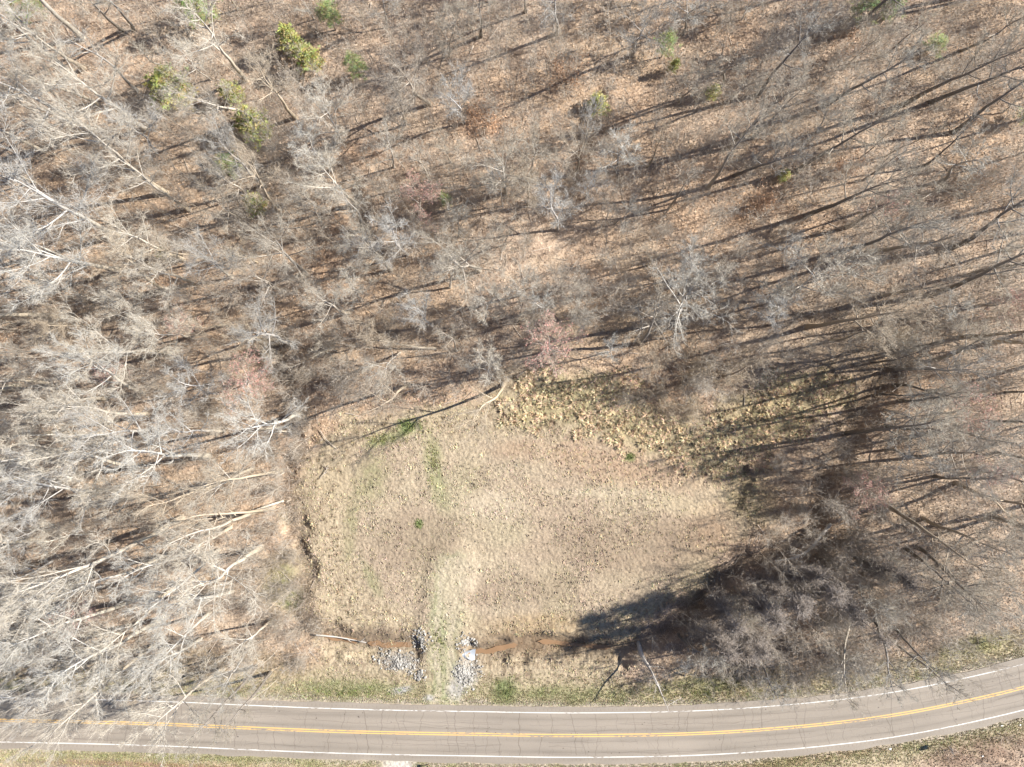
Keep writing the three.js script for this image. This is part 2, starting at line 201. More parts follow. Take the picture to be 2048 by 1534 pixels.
for (let s = 0; s < SEGS; s++) {
  setSeed(500 + s);
  const cv = document.createElement('canvas'); cv.width = 2048; cv.height = RH; const g = cv.getContext('2d');
  const len = roadLen / SEGS, X = 2048 / len, Y = RH / (2 * HALF);           // pixels per metre
  const im = g.createImageData(2048, RH);
  for (let j = 0; j < RH; j++) for (let i = 0; i < 2048; i++) {
    const xm = i / X + s * len, ym = j / Y - HALF, a = Math.abs(ym);
    let k = 1 + (fbm(xm / 9, ym / 1.6 + 60, 4) - 0.5) * 0.3 + (hash(i, j + s * 999) - 0.5) * 0.16;
    const track = Math.exp(-Math.pow((a - 0.75) / 0.3, 2)) + Math.exp(-Math.pow((a - 2.45) / 0.3, 2));
    k *= 1 - 0.14 * track * (0.5 + noise(xm / 4, ym));
    if (a > 3.45) k *= 0.9 + 0.12 * noise(xm / 2, ym * 2);
    const o = (j * 2048 + i) * 4; im.data[o] = toS(0.222 * k); im.data[o + 1] = toS(0.192 * k); im.data[o + 2] = toS(0.158 * k); im.data[o + 3] = 255;
  }
  g.putImageData(im, 0, 0);
  g.lineCap = 'round';
  const crack = (x, y, dx, dy, n, w, alpha) => { g.strokeStyle = `rgba(64,56,50,${alpha * 0.7})`; g.lineWidth = w; g.beginPath(); g.moveTo(x * X, (y + HALF) * Y); for (let k = 0; k < n; k++) { x += dx * rr(0.6, 1.4) + (dy ? rr(-0.22, 0.22) : 0); y += dy * rr(0.6, 1.4) + (dx && !dy ? rr(-0.12, 0.12) : 0); if (Math.abs(y) > 3.3) break; g.lineTo(x * X, (y + HALF) * Y); } g.stroke(); };
  for (let x = rr(0, 3); x < len; x += rr(1.0, 3.6)) { const side = rnd(); if (side < 0.35) crack(x, -3.3, 0, 0.45, 16, rr(1, 1.6), rr(0.45, 0.75)); else if (side < 0.7) crack(x, 0.1, 0, 0.42, 8, rr(1, 1.5), rr(0.4, 0.7)); else crack(x, -3.2, 0, 0.42, 7, rr(1, 1.5), rr(0.4, 0.7)); }
  for (let k = 0; k < 80; k++) crack(rr(0, len), [-2.5, -1.7, -0.9, 0.9, 1.6, 2.5][(rnd() * 6) | 0] + rr(-0.15, 0.15), 0.7, 0, (rr(5, 26)) | 0, rr(0.8, 1.3), rr(0.3, 0.55));
  for (let k = 0; k < 220; k++) { const x = rr(0, len), y = rr(-3, 3); crack(x, y, 0, 0.25, 4, 0.9, 0.4); }
  for (let k = 0; k < 60; k++) { g.fillStyle = `rgba(60,52,48,${rr(0.4, 0.8)})`; g.beginPath(); g.arc(rr(0, 2048), (rr(-3, 3) + HALF) * Y, rr(0.8, 2.2), 0, 7); g.fill(); }
  for (let x = 0; x < len; x += 0.62) for (const [y0, y1] of [[-4.0, -3.62], [3.5, 3.85]]) { g.fillStyle = `rgba(104,92,82,${rr(0.12, 0.4)})`; g.fillRect(x * X, (y0 + HALF) * Y, 0.15 * X, (y1 - y0) * Y * rr(0.7, 1)); }  // rumble grooves left flat; dark ticks paint in their dirt and shade
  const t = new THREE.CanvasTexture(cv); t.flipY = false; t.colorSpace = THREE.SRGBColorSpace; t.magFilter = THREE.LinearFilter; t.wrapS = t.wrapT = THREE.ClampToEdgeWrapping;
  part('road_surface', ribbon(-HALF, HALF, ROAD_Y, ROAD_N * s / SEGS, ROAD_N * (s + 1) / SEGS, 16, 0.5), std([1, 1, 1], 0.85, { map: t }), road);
}
function paintTex(seed, rgb, wear) {
  const W = 2048, Hh = 8, d = new Uint8Array(W * Hh * 4);
  for (let j = 0; j < Hh; j++) for (let i = 0; i < W; i++) { const n = 0.55 * noise(i / 3 + seed, j / 2) + 0.45 * noise(i / 40 + seed * 3, 4), w = sstep(wear, wear + 0.16, n), k = 0.92 + 0.14 * hash(i, j + seed), o = (j * W + i) * 4; const c = [lerp(rgb[0] * 0.85, 0.18, w), lerp(rgb[1] * 0.85, 0.156, w), lerp(rgb[2] * 0.85, 0.135, w)]; for (let q = 0; q < 3; q++) d[o + q] = toS(c[q] * k); d[o + 3] = 255; }
  const t = new THREE.DataTexture(d, W, Hh); t.colorSpace = THREE.SRGBColorSpace; t.magFilter = THREE.LinearFilter; t.needsUpdate = true; return t;
}
part('edge_line', ribbon(-3.45, -3.32, ROAD_Y + 0.006), std([1, 1, 1], 0.7, { map: paintTex(11, [0.66, 0.65, 0.62], 0.58) }), road);
part('edge_line', ribbon(3.21, 3.34, ROAD_Y + 0.006), std([1, 1, 1], 0.7, { map: paintTex(23, [0.7, 0.69, 0.66], 0.64) }), road);
part('center_line', ribbon(-0.23, -0.08, ROAD_Y + 0.006), std([1, 1, 1], 0.7, { map: paintTex(37, [0.68, 0.42, 0.13], 0.66) }), road);
part('center_line', ribbon(0.08, 0.23, ROAD_Y + 0.006), std([1, 1, 1], 0.7, { map: paintTex(53, [0.68, 0.42, 0.13], 0.6) }), road);

// ---------------------------------------------------------------- creek water: iron-stained shallow silt in the ditch beds
function bed(list, w, name, label, mat, lift = 0.16) {
  const c = new THREE.CatmullRomCurve3(list.map(([x, y]) => at(x, y))), n = 60, pos = [], idx = [], pts = c.getSpacedPoints(n);
  let low = 1e9; const ys = pts.map((p) => height(p.x, p.z) + lift);
  for (let i = 0; i <= n; i++) { const t = c.getTangentAt(i / n), nx = -t.z, nz = t.x, e = Math.min(1, i / 4, (n - i) / 4) + 0.1; const y = Math.min(-0.55, (ys[Math.max(0, i - 2)] + ys[i] + ys[Math.min(n, i + 2)]) / 3); const a = w * e * (0.3 + 1.5 * noise(i / 7, w * 9)), b = w * e * (0.3 + 1.5 * noise(i / 7 + 50, w * 9)); pos.push(pts[i].x - nx * a, y, pts[i].z - nz * a, pts[i].x + nx * b, y, pts[i].z + nz * b); if (i < n) idx.push(i * 2, i * 2 + 1, i * 2 + 2, i * 2 + 1, i * 2 + 3, i * 2 + 2); }
  const g = new THREE.BufferGeometry(); g.setAttribute('position', new THREE.Float32BufferAttribute(pos, 3)); g.setIndex(idx); g.computeVertexNormals();
  setting(shade(new THREE.Mesh(g, mat)), name, label, 'creek');
}
const silt = std([0.2, 0.122, 0.066], 0.5);
bed([[634, 1270], [660, 1277], [700, 1283], [716, 1286]], 0.27, 'creek_water', 'orange silty trickle beside the fallen log', silt, 0.2);
bed([[733, 1289], [770, 1291], [805, 1292], [824, 1293]], 0.3, 'creek_water_001', 'orange silty pool running into the dark culvert mouth', silt, 0.22);
bed([[937, 1312], [965, 1309], [1000, 1303], [1035, 1296]], 0.3, 'creek_water_002', 'orange silty stream leaving the grey culvert end', silt, 0.22);
bed([[1075, 1289], [1130, 1293], [1180, 1298], [1225, 1302]], 0.24, 'creek_water_003', 'dark orange stream running into the shaded thicket', silt, 0.22);

// ---------------------------------------------------------------- tree building
class Geo {
  constructor() { this.p = []; this.n = []; this.c = []; this.i = []; }
  tube(pts, radii, sides, col, point = true) {
    const base = this.p.length / 3, n = pts.length;
    for (let k = 0; k < n; k++) {
      const a = pts[Math.max(0, k - 1)], b = pts[Math.min(n - 1, k + 1)]; let tx = b[0] - a[0], ty = b[1] - a[1], tz = b[2] - a[2]; const L = Math.hypot(tx, ty, tz) || 1; tx /= L; ty /= L; tz /= L;
      let ux, uy, uz; if (Math.abs(ty) > 0.8) { ux = 0; uy = -tz; uz = ty; } else { ux = tz; uy = 0; uz = -tx; } const UL = Math.hypot(ux, uy, uz); ux /= UL; uy /= UL; uz /= UL;
      const vx = ty * uz - tz * uy, vy = tz * ux - tx * uz, vz = tx * uy - ty * ux, c = typeof col === 'function' ? col(k / (n - 1)) : col;
      if (point && k === n - 1) { this.p.push(...pts[k]); this.n.push(tx, ty, tz); this.c.push(...c); break; }
      for (let s = 0; s < sides; s++) { const A = s / sides * 6.28319, cs = Math.cos(A), sn = Math.sin(A), nx = ux * cs + vx * sn, ny = uy * cs + vy * sn, nz = uz * cs + vz * sn; this.p.push(pts[k][0] + nx * radii[k], pts[k][1] + ny * radii[k], pts[k][2] + nz * radii[k]); this.n.push(nx, ny, nz); this.c.push(...c); }
    }
    for (let k = 0; k < n - 1; k++) for (let s = 0; s < sides; s++) { const a = base + k * sides + s, b = base + k * sides + (s + 1) % sides; if (point && k === n - 2) { this.i.push(a, b, base + (n - 1) * sides); } else { const c = a + sides, d = b + sides; this.i.push(a, b, c, b, d, c); } }
  }
  sliver(a, b, w, col) { // the finest twig: one thin blade
    const i = this.p.length / 3, d = norm([b[0] - a[0], b[1] - a[1], b[2] - a[2]]), s = turn(d, Math.PI / 2, Math.abs(d[1]) > 0.9 ? rnd() * 6.28 : rr(-0.6, 0.6)), n0 = [d[1] * s[2] - d[2] * s[1], d[2] * s[0] - d[0] * s[2], d[0] * s[1] - d[1] * s[0]], n = n0[1] < 0 ? n0.map((v) => -v) : n0;
    this.p.push(a[0] - s[0] * w, a[1] - s[1] * w, a[2] - s[2] * w, a[0] + s[0] * w, a[1] + s[1] * w, a[2] + s[2] * w, ...b); for (let k = 0; k < 3; k++) { this.n.push(...n); this.c.push(...col); } if (n0[1] < 0) this.i.push(i, i + 1, i + 2); else this.i.push(i + 1, i, i + 2);
  }
  leaf(p, d, up, len, wid, col) { // a folded diamond
    const b = this.p.length / 3; const s = [d[1] * up[2] - d[2] * up[1], d[2] * up[0] - d[0] * up[2], d[0] * up[1] - d[1] * up[0]]; const m = [p[0] + d[0] * len * 0.5, p[1] + d[1] * len * 0.5, p[2] + d[2] * len * 0.5];
    this.p.push(...p, m[0] + s[0] * wid, m[1] + s[1] * wid, m[2] + s[2] * wid, p[0] + d[0] * len, p[1] + d[1] * len, p[2] + d[2] * len, m[0] - s[0] * wid, m[1] - s[1] * wid, m[2] - s[2] * wid);
    for (let k = 0; k < 4; k++) { this.n.push(...up); this.c.push(...col); } this.i.push(b, b + 1, b + 2, b, b + 2, b + 3);
  }
  build() { const g = new THREE.BufferGeometry(); g.setAttribute('position', new THREE.Float32BufferAttribute(this.p, 3)); g.setAttribute('normal', new THREE.Float32BufferAttribute(this.n, 3)); g.setAttribute('color', new THREE.Float32BufferAttribute(this.c, 3)); g.setIndex(this.i); return g; }
}
const norm = (v) => { const l = Math.hypot(...v) || 1; return [v[0] / l, v[1] / l, v[2] / l]; };
// a shoot that wanders: returns its points
function shoot(p, d, len, segs, wob, rise) { const pts = [p]; let q = p, e = d; for (let k = 0; k < segs; k++) { e = norm([e[0] + rr(-wob, wob), e[1] + rr(-wob, wob) + rise, e[2] + rr(-wob, wob)]); q = [q[0] + e[0] * len / segs, q[1] + e[1] * len / segs, q[2] + e[2] * len / segs]; pts.push(q); } return pts; }
const along = (pts, t) => { const f = clamp(t, 0, 0.999) * (pts.length - 1), i = f | 0, a = f - i; return [0, 1, 2].map((k) => lerp(pts[i][k], pts[i + 1][k], a)); };
const dirAt = (pts, t) => { const i = Math.min(pts.length - 2, (clamp(t, 0, 0.999) * (pts.length - 1)) | 0); return norm([0, 1, 2].map((k) => pts[i + 1][k] - pts[i][k])); };
function turn(d, ang, az) { // a direction that leaves d by ang, at azimuth az
  const u = Math.abs(d[1]) > 0.9 ? norm([0, -d[2], d[1]]) : norm([d[2], 0, -d[0]]), v = [d[1] * u[2] - d[2] * u[1], d[2] * u[0] - d[0] * u[2], d[0] * u[1] - d[1] * u[0]], c = Math.cos(ang), s = Math.sin(ang);
  return [0, 1, 2].map((k) => d[k] * c + (u[k] * Math.cos(az) + v[k] * Math.sin(az)) * s);
}
const taper = (n, a, b) => Array.from({ length: n }, (_, k) => lerp(a, b, Math.pow(k / (n - 1), 0.8)));
function growTree(o) {
  setSeed(o.seed);
  const { h, r, fork, spread, limbs, sec, ter, fine, rise = 0.05, wob = 0.12 } = o, trunk = new Geo(), crown = new Geo(), limbGeos = [];
  const ct = o.trunk, cl = o.limb, cw = o.twig, vary = (c, a = 0.12) => { const k = 1 + rr(-a, a); return [c[0] * k, c[1] * k, c[2] * k]; };
  const tp = [[0, -0.5, 0], [0, 0.25, 0]]; { let q = [0, 0.25, 0], e = [0, 1, 0]; const n = 9; for (let k = 0; k < n; k++) { e = norm([e[0] * 0.85 + rr(-1, 1) * (o.bend ?? 0.09), 1, e[2] * 0.85 + rr(-1, 1) * (o.bend ?? 0.09)]); const L = (h - 0.25) / n; q = [q[0] + e[0] * L, q[1] + e[1] * L, q[2] + e[2] * L]; tp.push(q); } }
  const tr = tp.map((p, k) => k === 0 ? r * 1.35 : k === 1 ? r * 1.12 : lerp(r, 0.035, Math.pow(p[1] / h, 0.75)));
  trunk.tube(tp, tr, 8, (t) => vary([0, 1, 2].map((k) => lerp(ct[k], cl[k], sstep(0.2, 0.75, t)))));
  const twigs = (pts, len, depth) => {
    const nT = depth === 0 ? ter : fine;
    for (let k = 0; k < nT; k++) {
      const t = (k + rr(0.3, 1.1)) / (nT + 0.6), q = along(pts, t), d0 = dirAt(pts, t), d = turn(d0, rr(0.45, 0.95), rr(0, 6.28)), L = len * rr(0.45, 0.75) * (1 - 0.35 * t);
      d[1] += 0.12 + rise; const nd = norm(d);
      if (depth === 0) { const bent = false, tw = shoot(q, nd, L, bent ? 2 : 1, 0.22, rise); crown.tube(tw, bent ? [o.tw2, o.tw2 * 0.7, 0.006] : [o.tw2, 0.007], 3, vary(cw)); twigs(tw, L * 1.05, 1); if (o.bud) bud(tw[tw.length - 1]); }
      else { const e = [q[0] + nd[0] * L, q[1] + nd[1] * L, q[2] + nd[2] * L]; crown.sliver(q, e, o.tw3, vary(cw)); if (o.bud && rnd() < 0.1) bud(e); if (o.leaf && rnd() < o.leafN) crown.leaf(e, norm([rr(-1, 1), rr(-1, 0.4), rr(-1, 1)]), norm([rr(-0.6, 0.6), 1, rr(-0.6, 0.6)]), 0.3, 0.1, vary(o.leaf, 0.3)); }
    }
  };
  const bud = (q) => { for (let k = 0; k < 1; k++) crown.leaf([q[0] + rr(-0.15, 0.15), q[1] + rr(-0.15, 0.15), q[2] + rr(-0.15, 0.15)], norm([rr(-1, 1), rr(-0.4, 1), rr(-1, 1)]), norm([rr(-1, 1), 1, rr(-1, 1)]), 0.17, 0.055, vary(o.bud, 0.25)); };
  const az0 = rr(0, 6.28);
  for (let k = 0; k < limbs; k++) {
    const t = lerp(fork, 0.97, Math.pow((k + rr(0.1, 0.9)) / limbs, 0.85)), q = along(tp, (1 + t * 9) / 10), f = (t - fork) / (1 - fork);
    const prof = Math.pow(Math.sin(Math.PI * clamp(0.28 + 0.64 * f)), 0.8), L = spread * prof * rr(0.85, 1.25) * (o.limbLong ?? 1.25), el = lerp(o.el0 ?? 0.5, 1.15, f) + rr(-0.12, 0.12), az = az0 + k * 2.4 + rr(-0.35, 0.35);
    const rL = Math.min(lerp(r, 0.035, Math.pow(t, 0.75)) * 0.7, 0.028 + L * 0.017);
    const lp = shoot(q, [Math.cos(az) * Math.cos(el), Math.sin(el), Math.sin(az) * Math.cos(el)], L, 6, wob, rise * 1.2);
    const lg = o.splitLimbs && k < 7 ? new Geo() : crown; lg.tube(lp, taper(7, rL, 0.02), 5, (tt) => vary([0, 1, 2].map((i) => lerp(cl[i], cw[i], tt)))); if (lg !== crown) limbGeos.push(lg);
    const nS = Math.max(3, Math.round(sec * (0.5 + 0.6 * L / spread)));
    for (let s = 0; s < nS; s++) {
      const ts = 0.18 + 0.8 * (s + rr(0.2, 0.9)) / nS, qs = along(lp, ts), ds = turn(dirAt(lp, ts), rr(0.4, 0.9), rr(0, 6.28)); ds[1] += 0.15;
      const Ls = L * rr(0.3, 0.5) * (1.15 - 0.55 * ts), sp = shoot(qs, norm(ds), Ls, 2, wob * 1.8, rise); const r2 = Math.max(o.tw2 * 1.3, rL * 0.4 * (1 - ts * 0.5)); crown.tube(sp, [r2, r2 * 0.75, 0.01], 3, vary([0, 1, 2].map((i) => (cl[i] + cw[i]) / 2)));
      twigs(sp, Ls * 0.85 + 0.35, 0);
    }
  }
  return { trunk: trunk.build(), limbs: limbGeos.map((g) => g.build()), crown: crown.build(), h, spread };
}
const barkMat = [[1, 1, 1], [1.08, 1.03, 0.96], [0.88, 0.88, 0.9], [0.95, 0.9, 0.84]].map((c) => std(c, 0.9, { vertexColors: true, side: THREE.DoubleSide }));
const LOOK = {
  white: { trunk: [0.4, 0.355, 0.28], limb: [0.43, 0.41, 0.375], twig: [0.375, 0.355, 0.315] },
  grey: { trunk: [0.27, 0.25, 0.215], limb: [0.36, 0.335, 0.3], twig: [0.300, 0.281, 0.244] },
  tan: { trunk: [0.31, 0.265, 0.2], limb: [0.37, 0.32, 0.255], twig: [0.310, 0.271, 0.219] },
  dark: { trunk: [0.14, 0.125, 0.105], limb: [0.24, 0.22, 0.2], twig: [0.300, 0.281, 0.242] },
  silver: { trunk: [0.34, 0.315, 0.28], limb: [0.47, 0.45, 0.42], twig: [0.370, 0.355, 0.321] },
  red: { trunk: [0.3, 0.275, 0.25], limb: [0.42, 0.385, 0.36], twig: [0.360, 0.300, 0.256], bud: [0.42, 0.22, 0.205] },
};
const TYPES = {
  tall: { h: 25, r: 0.36, fork: 0.42, spread: 4.6, limbs: 11, sec: 6, ter: 6, fine: 8, el0: 0.55, tw2: 0.021, tw3: 0.0095 },
  broad: { h: 22, r: 0.34, fork: 0.3, spread: 6.2, limbs: 10, sec: 7, ter: 7, fine: 9, el0: 0.35, tw2: 0.021, tw3: 0.0095, bend: 0.12 },
  slim: { h: 20, r: 0.22, fork: 0.5, spread: 2.6, limbs: 9, sec: 4, ter: 5, fine: 9, el0: 0.7, tw2: 0.018, tw3: 0.01 },
  round: { h: 13, r: 0.17, fork: 0.22, spread: 4.2, limbs: 10, sec: 7, ter: 7, fine: 8, el0: 0.5, tw2: 0.018, tw3: 0.01, bend: 0.15, rise: 0.07 },
};
const protos = {}; let protoSeed = 100;
function proto(shape, look, v) {
  const key = shape + look + v; if (protos[key]) return protos[key];
  let ks = 7; for (const ch of key) ks = (ks * 31 + ch.charCodeAt(0)) >>> 0;
  const T = TYPES[shape]; return protos[key] = growTree({ ...T, ...LOOK[look], fine: T.fine + (look === 'white' ? 2 : 0), tw3: T.tw3 * (look === 'white' || look === 'silver' ? 1.15 : 1), seed: ks, splitLimbs: shape !== 'slim' });
}
const allTrees = [];
const UP = new THREE.Vector3(0, 1, 0);
function plant(pr, base, h, spread, lean, yaw, name, label, category, group, mat, fine = true) {
  const g = thing(name, label, category, base, group);
  const m = mat || barkMat[(rnd() * barkMat.length) | 0], thick = clamp(h / pr.h * pr.spread / spread, 1, 1.35);
  part('trunk', pr.trunk, m, g).scale.set(thick, 1, thick); pr.limbs.forEach((l) => part('limb', l, m, g)); part('crown', pr.crown, m, g);
  const sy = h / pr.h, sx = spread / pr.spread;
  g.quaternion.setFromUnitVectors(UP, lean.clone().normalize()).multiply(new THREE.Quaternion().setFromAxisAngle(UP, yaw));
  g.scale.set(sx, sy, sx);
  return g;
}
// bx, by: foot of the trunk; tx, ty: where its top shows; h: height in metres
const KIND = {   // shape, look, adjectives for the label, group
  W: ['broad', 'white', 'pale white-barked', 'pale white-barked trees'], w: ['tall', 'white', 'tall whitish', 'tall whitish trees'], G: ['broad', 'grey', 'wide-crowned grey', 'wide-crowned grey trees'], g: ['tall', 'grey', 'tall grey', 'tall grey trees'],
  T: ['broad', 'tan', 'wide-crowned tan', 'wide-crowned tan trees'], t: ['tall', 'tan', 'tall tan', 'tall tan trees'], D: ['tall', 'dark', 'tall dark-trunked', 'tall dark-trunked trees'], s: ['slim', 'grey', 'slender grey', 'slender trees'], S: ['slim', 'tan', 'slender tan', 'slender tan trees'], d: ['slim', 'dark', 'slender dark', 'slender dark trees'],
  V: ['round', 'silver', 'silvery round-crowned', 'silvery round-crowned trees'], r: ['round', 'tan', 'small tan round-crowned', 'small tan trees'], q: ['round', 'grey', 'small grey round-crowned', 'small grey trees'], R: ['round', 'red', 'pink-budded', 'red-budded maples'],
};
const heroes = [
  [232, 470, 5, 352, 29, 'W', 8, 'thick white-barked tree forking low near the left edge, brightest limbs in the wood'], [333, 386, 70, 262, 27, 'W', 7], [150, 150, -40, 25, 26, 'w', 3.6], [167, 137, 10, 48, 25, 'w', 3.4], [198, 210, 55, 90, 24, 't', 3.2], [275, 181, 150, 95, 20, 's', 3],
  [244, 61, 170, -15, 19, 'D', 3], [267, 58, 240, -15, 20, 'd', 2.6], [492, 161, 365, 25, 25, 'w', 4.6], [591, 236, 515, 108, 23, 't', 3.8], [509, 227, 405, 178, 19, 'W', 4.4], [684, 284, 640, 190, 16, 'V', 4.6], [530, 373, 405, 270, 24, 'g', 3.8], [496, 393, 415, 345, 15, 'V', 3.6],
  [715, 410, 632, 328, 21, 'W', 4.6], [342, 140, 275, 78, 15, 's', 1.8], [133, 208, 25, 140, 20, 's', 2.4], [92, 236, -10, 165, 19, 's', 2.4], [308, 297, 235, 245, 15, 'V', 4.4], [480, 440, 430, 395, 14, 'T', 4], [612, 548, 520, 455, 24, 'G', 5.4],
  [962, 73, 950, -40, 20, 'D', 3.4], [1051, 25, 1052, -50, 16, 'd', 2.4], [1114, 68, 1122, -10, 18, 'g', 4], [1263, 111, 1305, 10, 20, 'G', 4.2], [811, 250, 797, 168, 14, 'r', 4.2], [928, 246, 912, 150, 17, 'V', 3.6, 'white-limbed tree with a straight dark trunk beside the orange leafy shrub'], [788, 335, 772, 262, 13, 'V', 3.2],
  [1011, 388, 1004, 288, 20, 'G', 4.8], [1061, 352, 1064, 285, 14, 'q', 4], [1005, 412, 985, 352, 11, 'V', 2.2], [1115, 460, 1125, 392, 16, 'V', 4.2], [815, 510, 790, 440, 17, 'V', 4.4], [782, 541, 728, 478, 18, 'G', 3.8], [916, 474, 922, 428, 12, 'q', 2.2], [1165, 300, 1188, 222, 14, 'V', 2.6], [1150, 345, 1172, 285, 14, 'T', 4],
  [1515, 190, 1640, 45, 24, 'D', 4.2, 'tall dark straight tree rising from its own shadow near the upper right'], [1611, 432, 1830, 320, 27, 'D', 4.2], [1594, 342, 1760, 215, 25, 'D', 4], [1416, 376, 1515, 230, 24, 'g', 4], [1468, 352, 1600, 280, 21, 'D', 2.8], [1444, 171, 1500, 98, 17, 's', 2.8], [1358, 205, 1400, 140, 15, 'q', 3.4], [1464, 198, 1525, 140, 15, 's', 2.4],
  [1649, 212, 1835, 120, 25, 'D', 3.8], [1806, 210, 2040, 62, 27, 'D', 3.8], [1919, 103, 2060, 30, 20, 'd', 3], [1861, 205, 2090, 110, 26, 'D', 4], [1693, 455, 1850, 392, 22, 'G', 4.2], [1690, 500, 1900, 440, 26, 'D', 3.6], [1809, 396, 1950, 355, 19, 's', 2.8], [1885, 362, 1995, 305, 18, 's', 3.6], [1575, 595, 1665, 535, 18, 'V', 6, 'wide silvery tree with a dense pale crown beside a long trunk shadow'],
  [236, 539, 20, 500, 27, 'W', 6.5], [386, 567, 280, 530, 19, 'W', 5], [571, 582, 485, 545, 19, 'T', 5], [697, 626, 640, 598, 17, 'W', 3.8], [280, 647, 210, 605, 15, 'V', 4.4], [454, 649, 350, 648, 17, 'S', 2.6], [379, 674, 272, 668, 16, 'V', 4.4], [530, 678, 470, 668, 15, 'T', 4],
  [287, 787, 105, 742, 23, 'W', 5.4, 'white leaning tree with twisting limbs level with the pink maple near the left'], [294, 828, 120, 835, 24, 'w', 4], [338, 850, 165, 872, 24, 'W', 5.6], [212, 797, 30, 800, 24, 'w', 4], [113, 862, -80, 880, 24, 'w', 3.6], [448, 862, 320, 850, 20, 'w', 3.4], [126, 900, -40, 930, 22, 'W', 4.5], [239, 978, 60, 1010, 24, 'W', 5.5], [560, 942, 390, 990, 22, 't', 3.6], [437, 968, 270, 1010, 22, 't', 3.6],
  [364, 1036, 60, 1180, 31, 'W', 6.5, 'thickest pale trunk left of the clearing, broken-looking foot in the sun'], [520, 1020, 330, 1110, 24, 'w', 3.4], [545, 1016, 380, 1085, 22, 't', 3], [400, 1092, 240, 1175, 22, 'w', 3.6], [437, 1100, 270, 1195, 23, 'w', 3.6], [543, 1240, 470, 1315, 15, 'w', 3], [89, 1243, -80, 1330, 23, 'W', 4], [133, 1250, 10, 1320, 19, 'w', 4.4], [246, 1260, 20, 1410, 24, 'W', 5],
  [310, 1290, 70, 1490, 26, 'W', 4.4, 'pale tree reaching across the road near the lower left corner'], [513, 1332, 390, 1510, 25, 'D', 2.6, 'dark-stemmed tree leaning out over both lanes of the road'], [540, 1345, 460, 1465, 19, 'D', 2.6, 'shorter dark-stemmed tree over the near lane beside the longer one'], [420, 1225, 310, 1325, 18, 'W', 4], [492, 1300, 420, 1390, 17, 'G', 4], [340, 1180, 190, 1275, 21, 'w', 4], [180, 1150, 0, 1240, 23, 'w', 4.2], [60, 1080, -90, 1140, 22, 'W', 4.6], [330, 1110, 130, 1200, 24, 'w', 4],
  [722, 602, 700, 565, 14, 'V', 3.4], [900, 575, 897, 528, 15, 'V', 3.4], [865, 652, 838, 612, 14, 'V', 3.4], [966, 645, 972, 606, 14, 'V', 3.4], [1048, 590, 1046, 545, 15, 'V', 3.6], [1125, 585, 1130, 538, 14, 'r', 3.2], [1095, 622, 1087, 588, 12, 'V', 2.6], [1217, 705, 1224, 688, 10, 'V', 2.6], [985, 755, 980, 722, 13, 'V', 3.6], [1295, 735, 1312, 718, 11, 'r', 3.4], [1008, 768, 945, 858, 17, 'T', 3.8, 'tan leaning tree whose crown hangs over the top of the clearing'], [800, 705, 762, 752, 12, 'V', 3.6, 'pale crown drooping over the shaded strip above the clearing'], [868, 697, 650, 688, 5, 'S', 2.6, 'pale toppled tree lying sideways above the clearing'],
  [1400, 560, 1400, 505, 14, 'V', 3.2], [1420, 585, 1450, 545, 14, 'V', 3.4], [1530, 610, 1556, 568, 15, 'V', 3], [1545, 650, 1570, 615, 14, 'V', 4], [1790, 693, 1822, 670, 13, 'V', 3.6], [1789, 739, 2010, 722, 24, 'g', 3.6], [1693, 866, 1905, 868, 24, 'D', 4.6, 'dark leaning tree at the creek bend casting the longest shadow into the clearing'], [1770, 820, 1862, 822, 14, 'V', 4], [1770, 900, 1870, 905, 15, 'q', 4.6], [1790, 770, 1930, 765, 19, 'D', 3.4], [1800, 640, 1960, 610, 20, 's', 3], [1870, 720, 2030, 700, 19, 'g', 3.8], [1880, 860, 2060, 860, 21, 'G', 4.2], [1960, 940, 2090, 960, 18, 'g', 4],
  [1788, 702, 1935, 682, 20, 'D', 3], [1800, 802, 1965, 802, 21, 'D', 3], [1772, 852, 1925, 864, 20, 'D', 3], [1762, 788, 1885, 786, 18, 'd', 2.4], [1745, 725, 1850, 708, 16, 'd', 2.2], [1811, 1098, 1960, 1190, 20, 'D', 4], [1830, 1092, 2010, 1200, 22, 'D', 4.2], [1880, 1130, 2000, 1215, 18, 'G', 4.6], [1749, 1240, 1800, 1400, 21, 'd', 2.8], [1790, 1255, 1850, 1390, 18, 'd', 2.6], [1700, 1230, 1690, 1390, 18, 's', 2.8], [1498, 1294, 1565, 1410, 15, 'd', 2.6], [1369, 1352, 1372, 1330, 5, 'V', 1.8, 'little whitish sapling beside the broken snag near the road'], [1770, 1270, 1900, 1400, 19, 's', 3],
  [834, 425, 834, 395, 12, 'R', 3.8, 'pink-budded tree above the small bright green shrub'], [1090, 705, 1094, 668, 15, 'R', 4.6, 'large red-budded maple at the top edge of the clearing'], [505, 765, 470, 752, 13, 'R', 4.6, 'red-budded maple beside the dark creek left of the clearing'], [1905, 825, 1965, 822, 13, 'R', 4.4, 'pink-flushed tree above another pink one near the right edge'], [1715, 985, 1752, 985, 10, 'R', 3.4, 'pink-flushed bushy tree just right of the shaded creek'], [1960, 610, 2036, 600, 12, 'R', 3, 'deep pink tree cut off by the right edge'], [1950, 935, 2010, 945, 11, 'R', 3, 'faint red-budded tree low near the right edge'], [1720, 425, 1780, 395, 12, 'R', 3, 'pinkish tree among the long dark trunks at the upper right'], [235, 752, 205, 745, 9, 'R', 2.8, 'faint pink tree behind the white twisting limbs'], [180, 1210, 130, 1235, 10, 'R', 3.6, 'dull pink tree among pale trunks at the lower left'], [1540, 1215, 1530, 1200, 6, 'V', 3.2, 'pale many-branched bush standing out of the dark thicket'],
  [390, 660, 350, 652, 11, 'R', 2.4, 'faintly pink tree by a short pale trunk left of centre'],
];
console.log('stage trees');
setSeed(77);
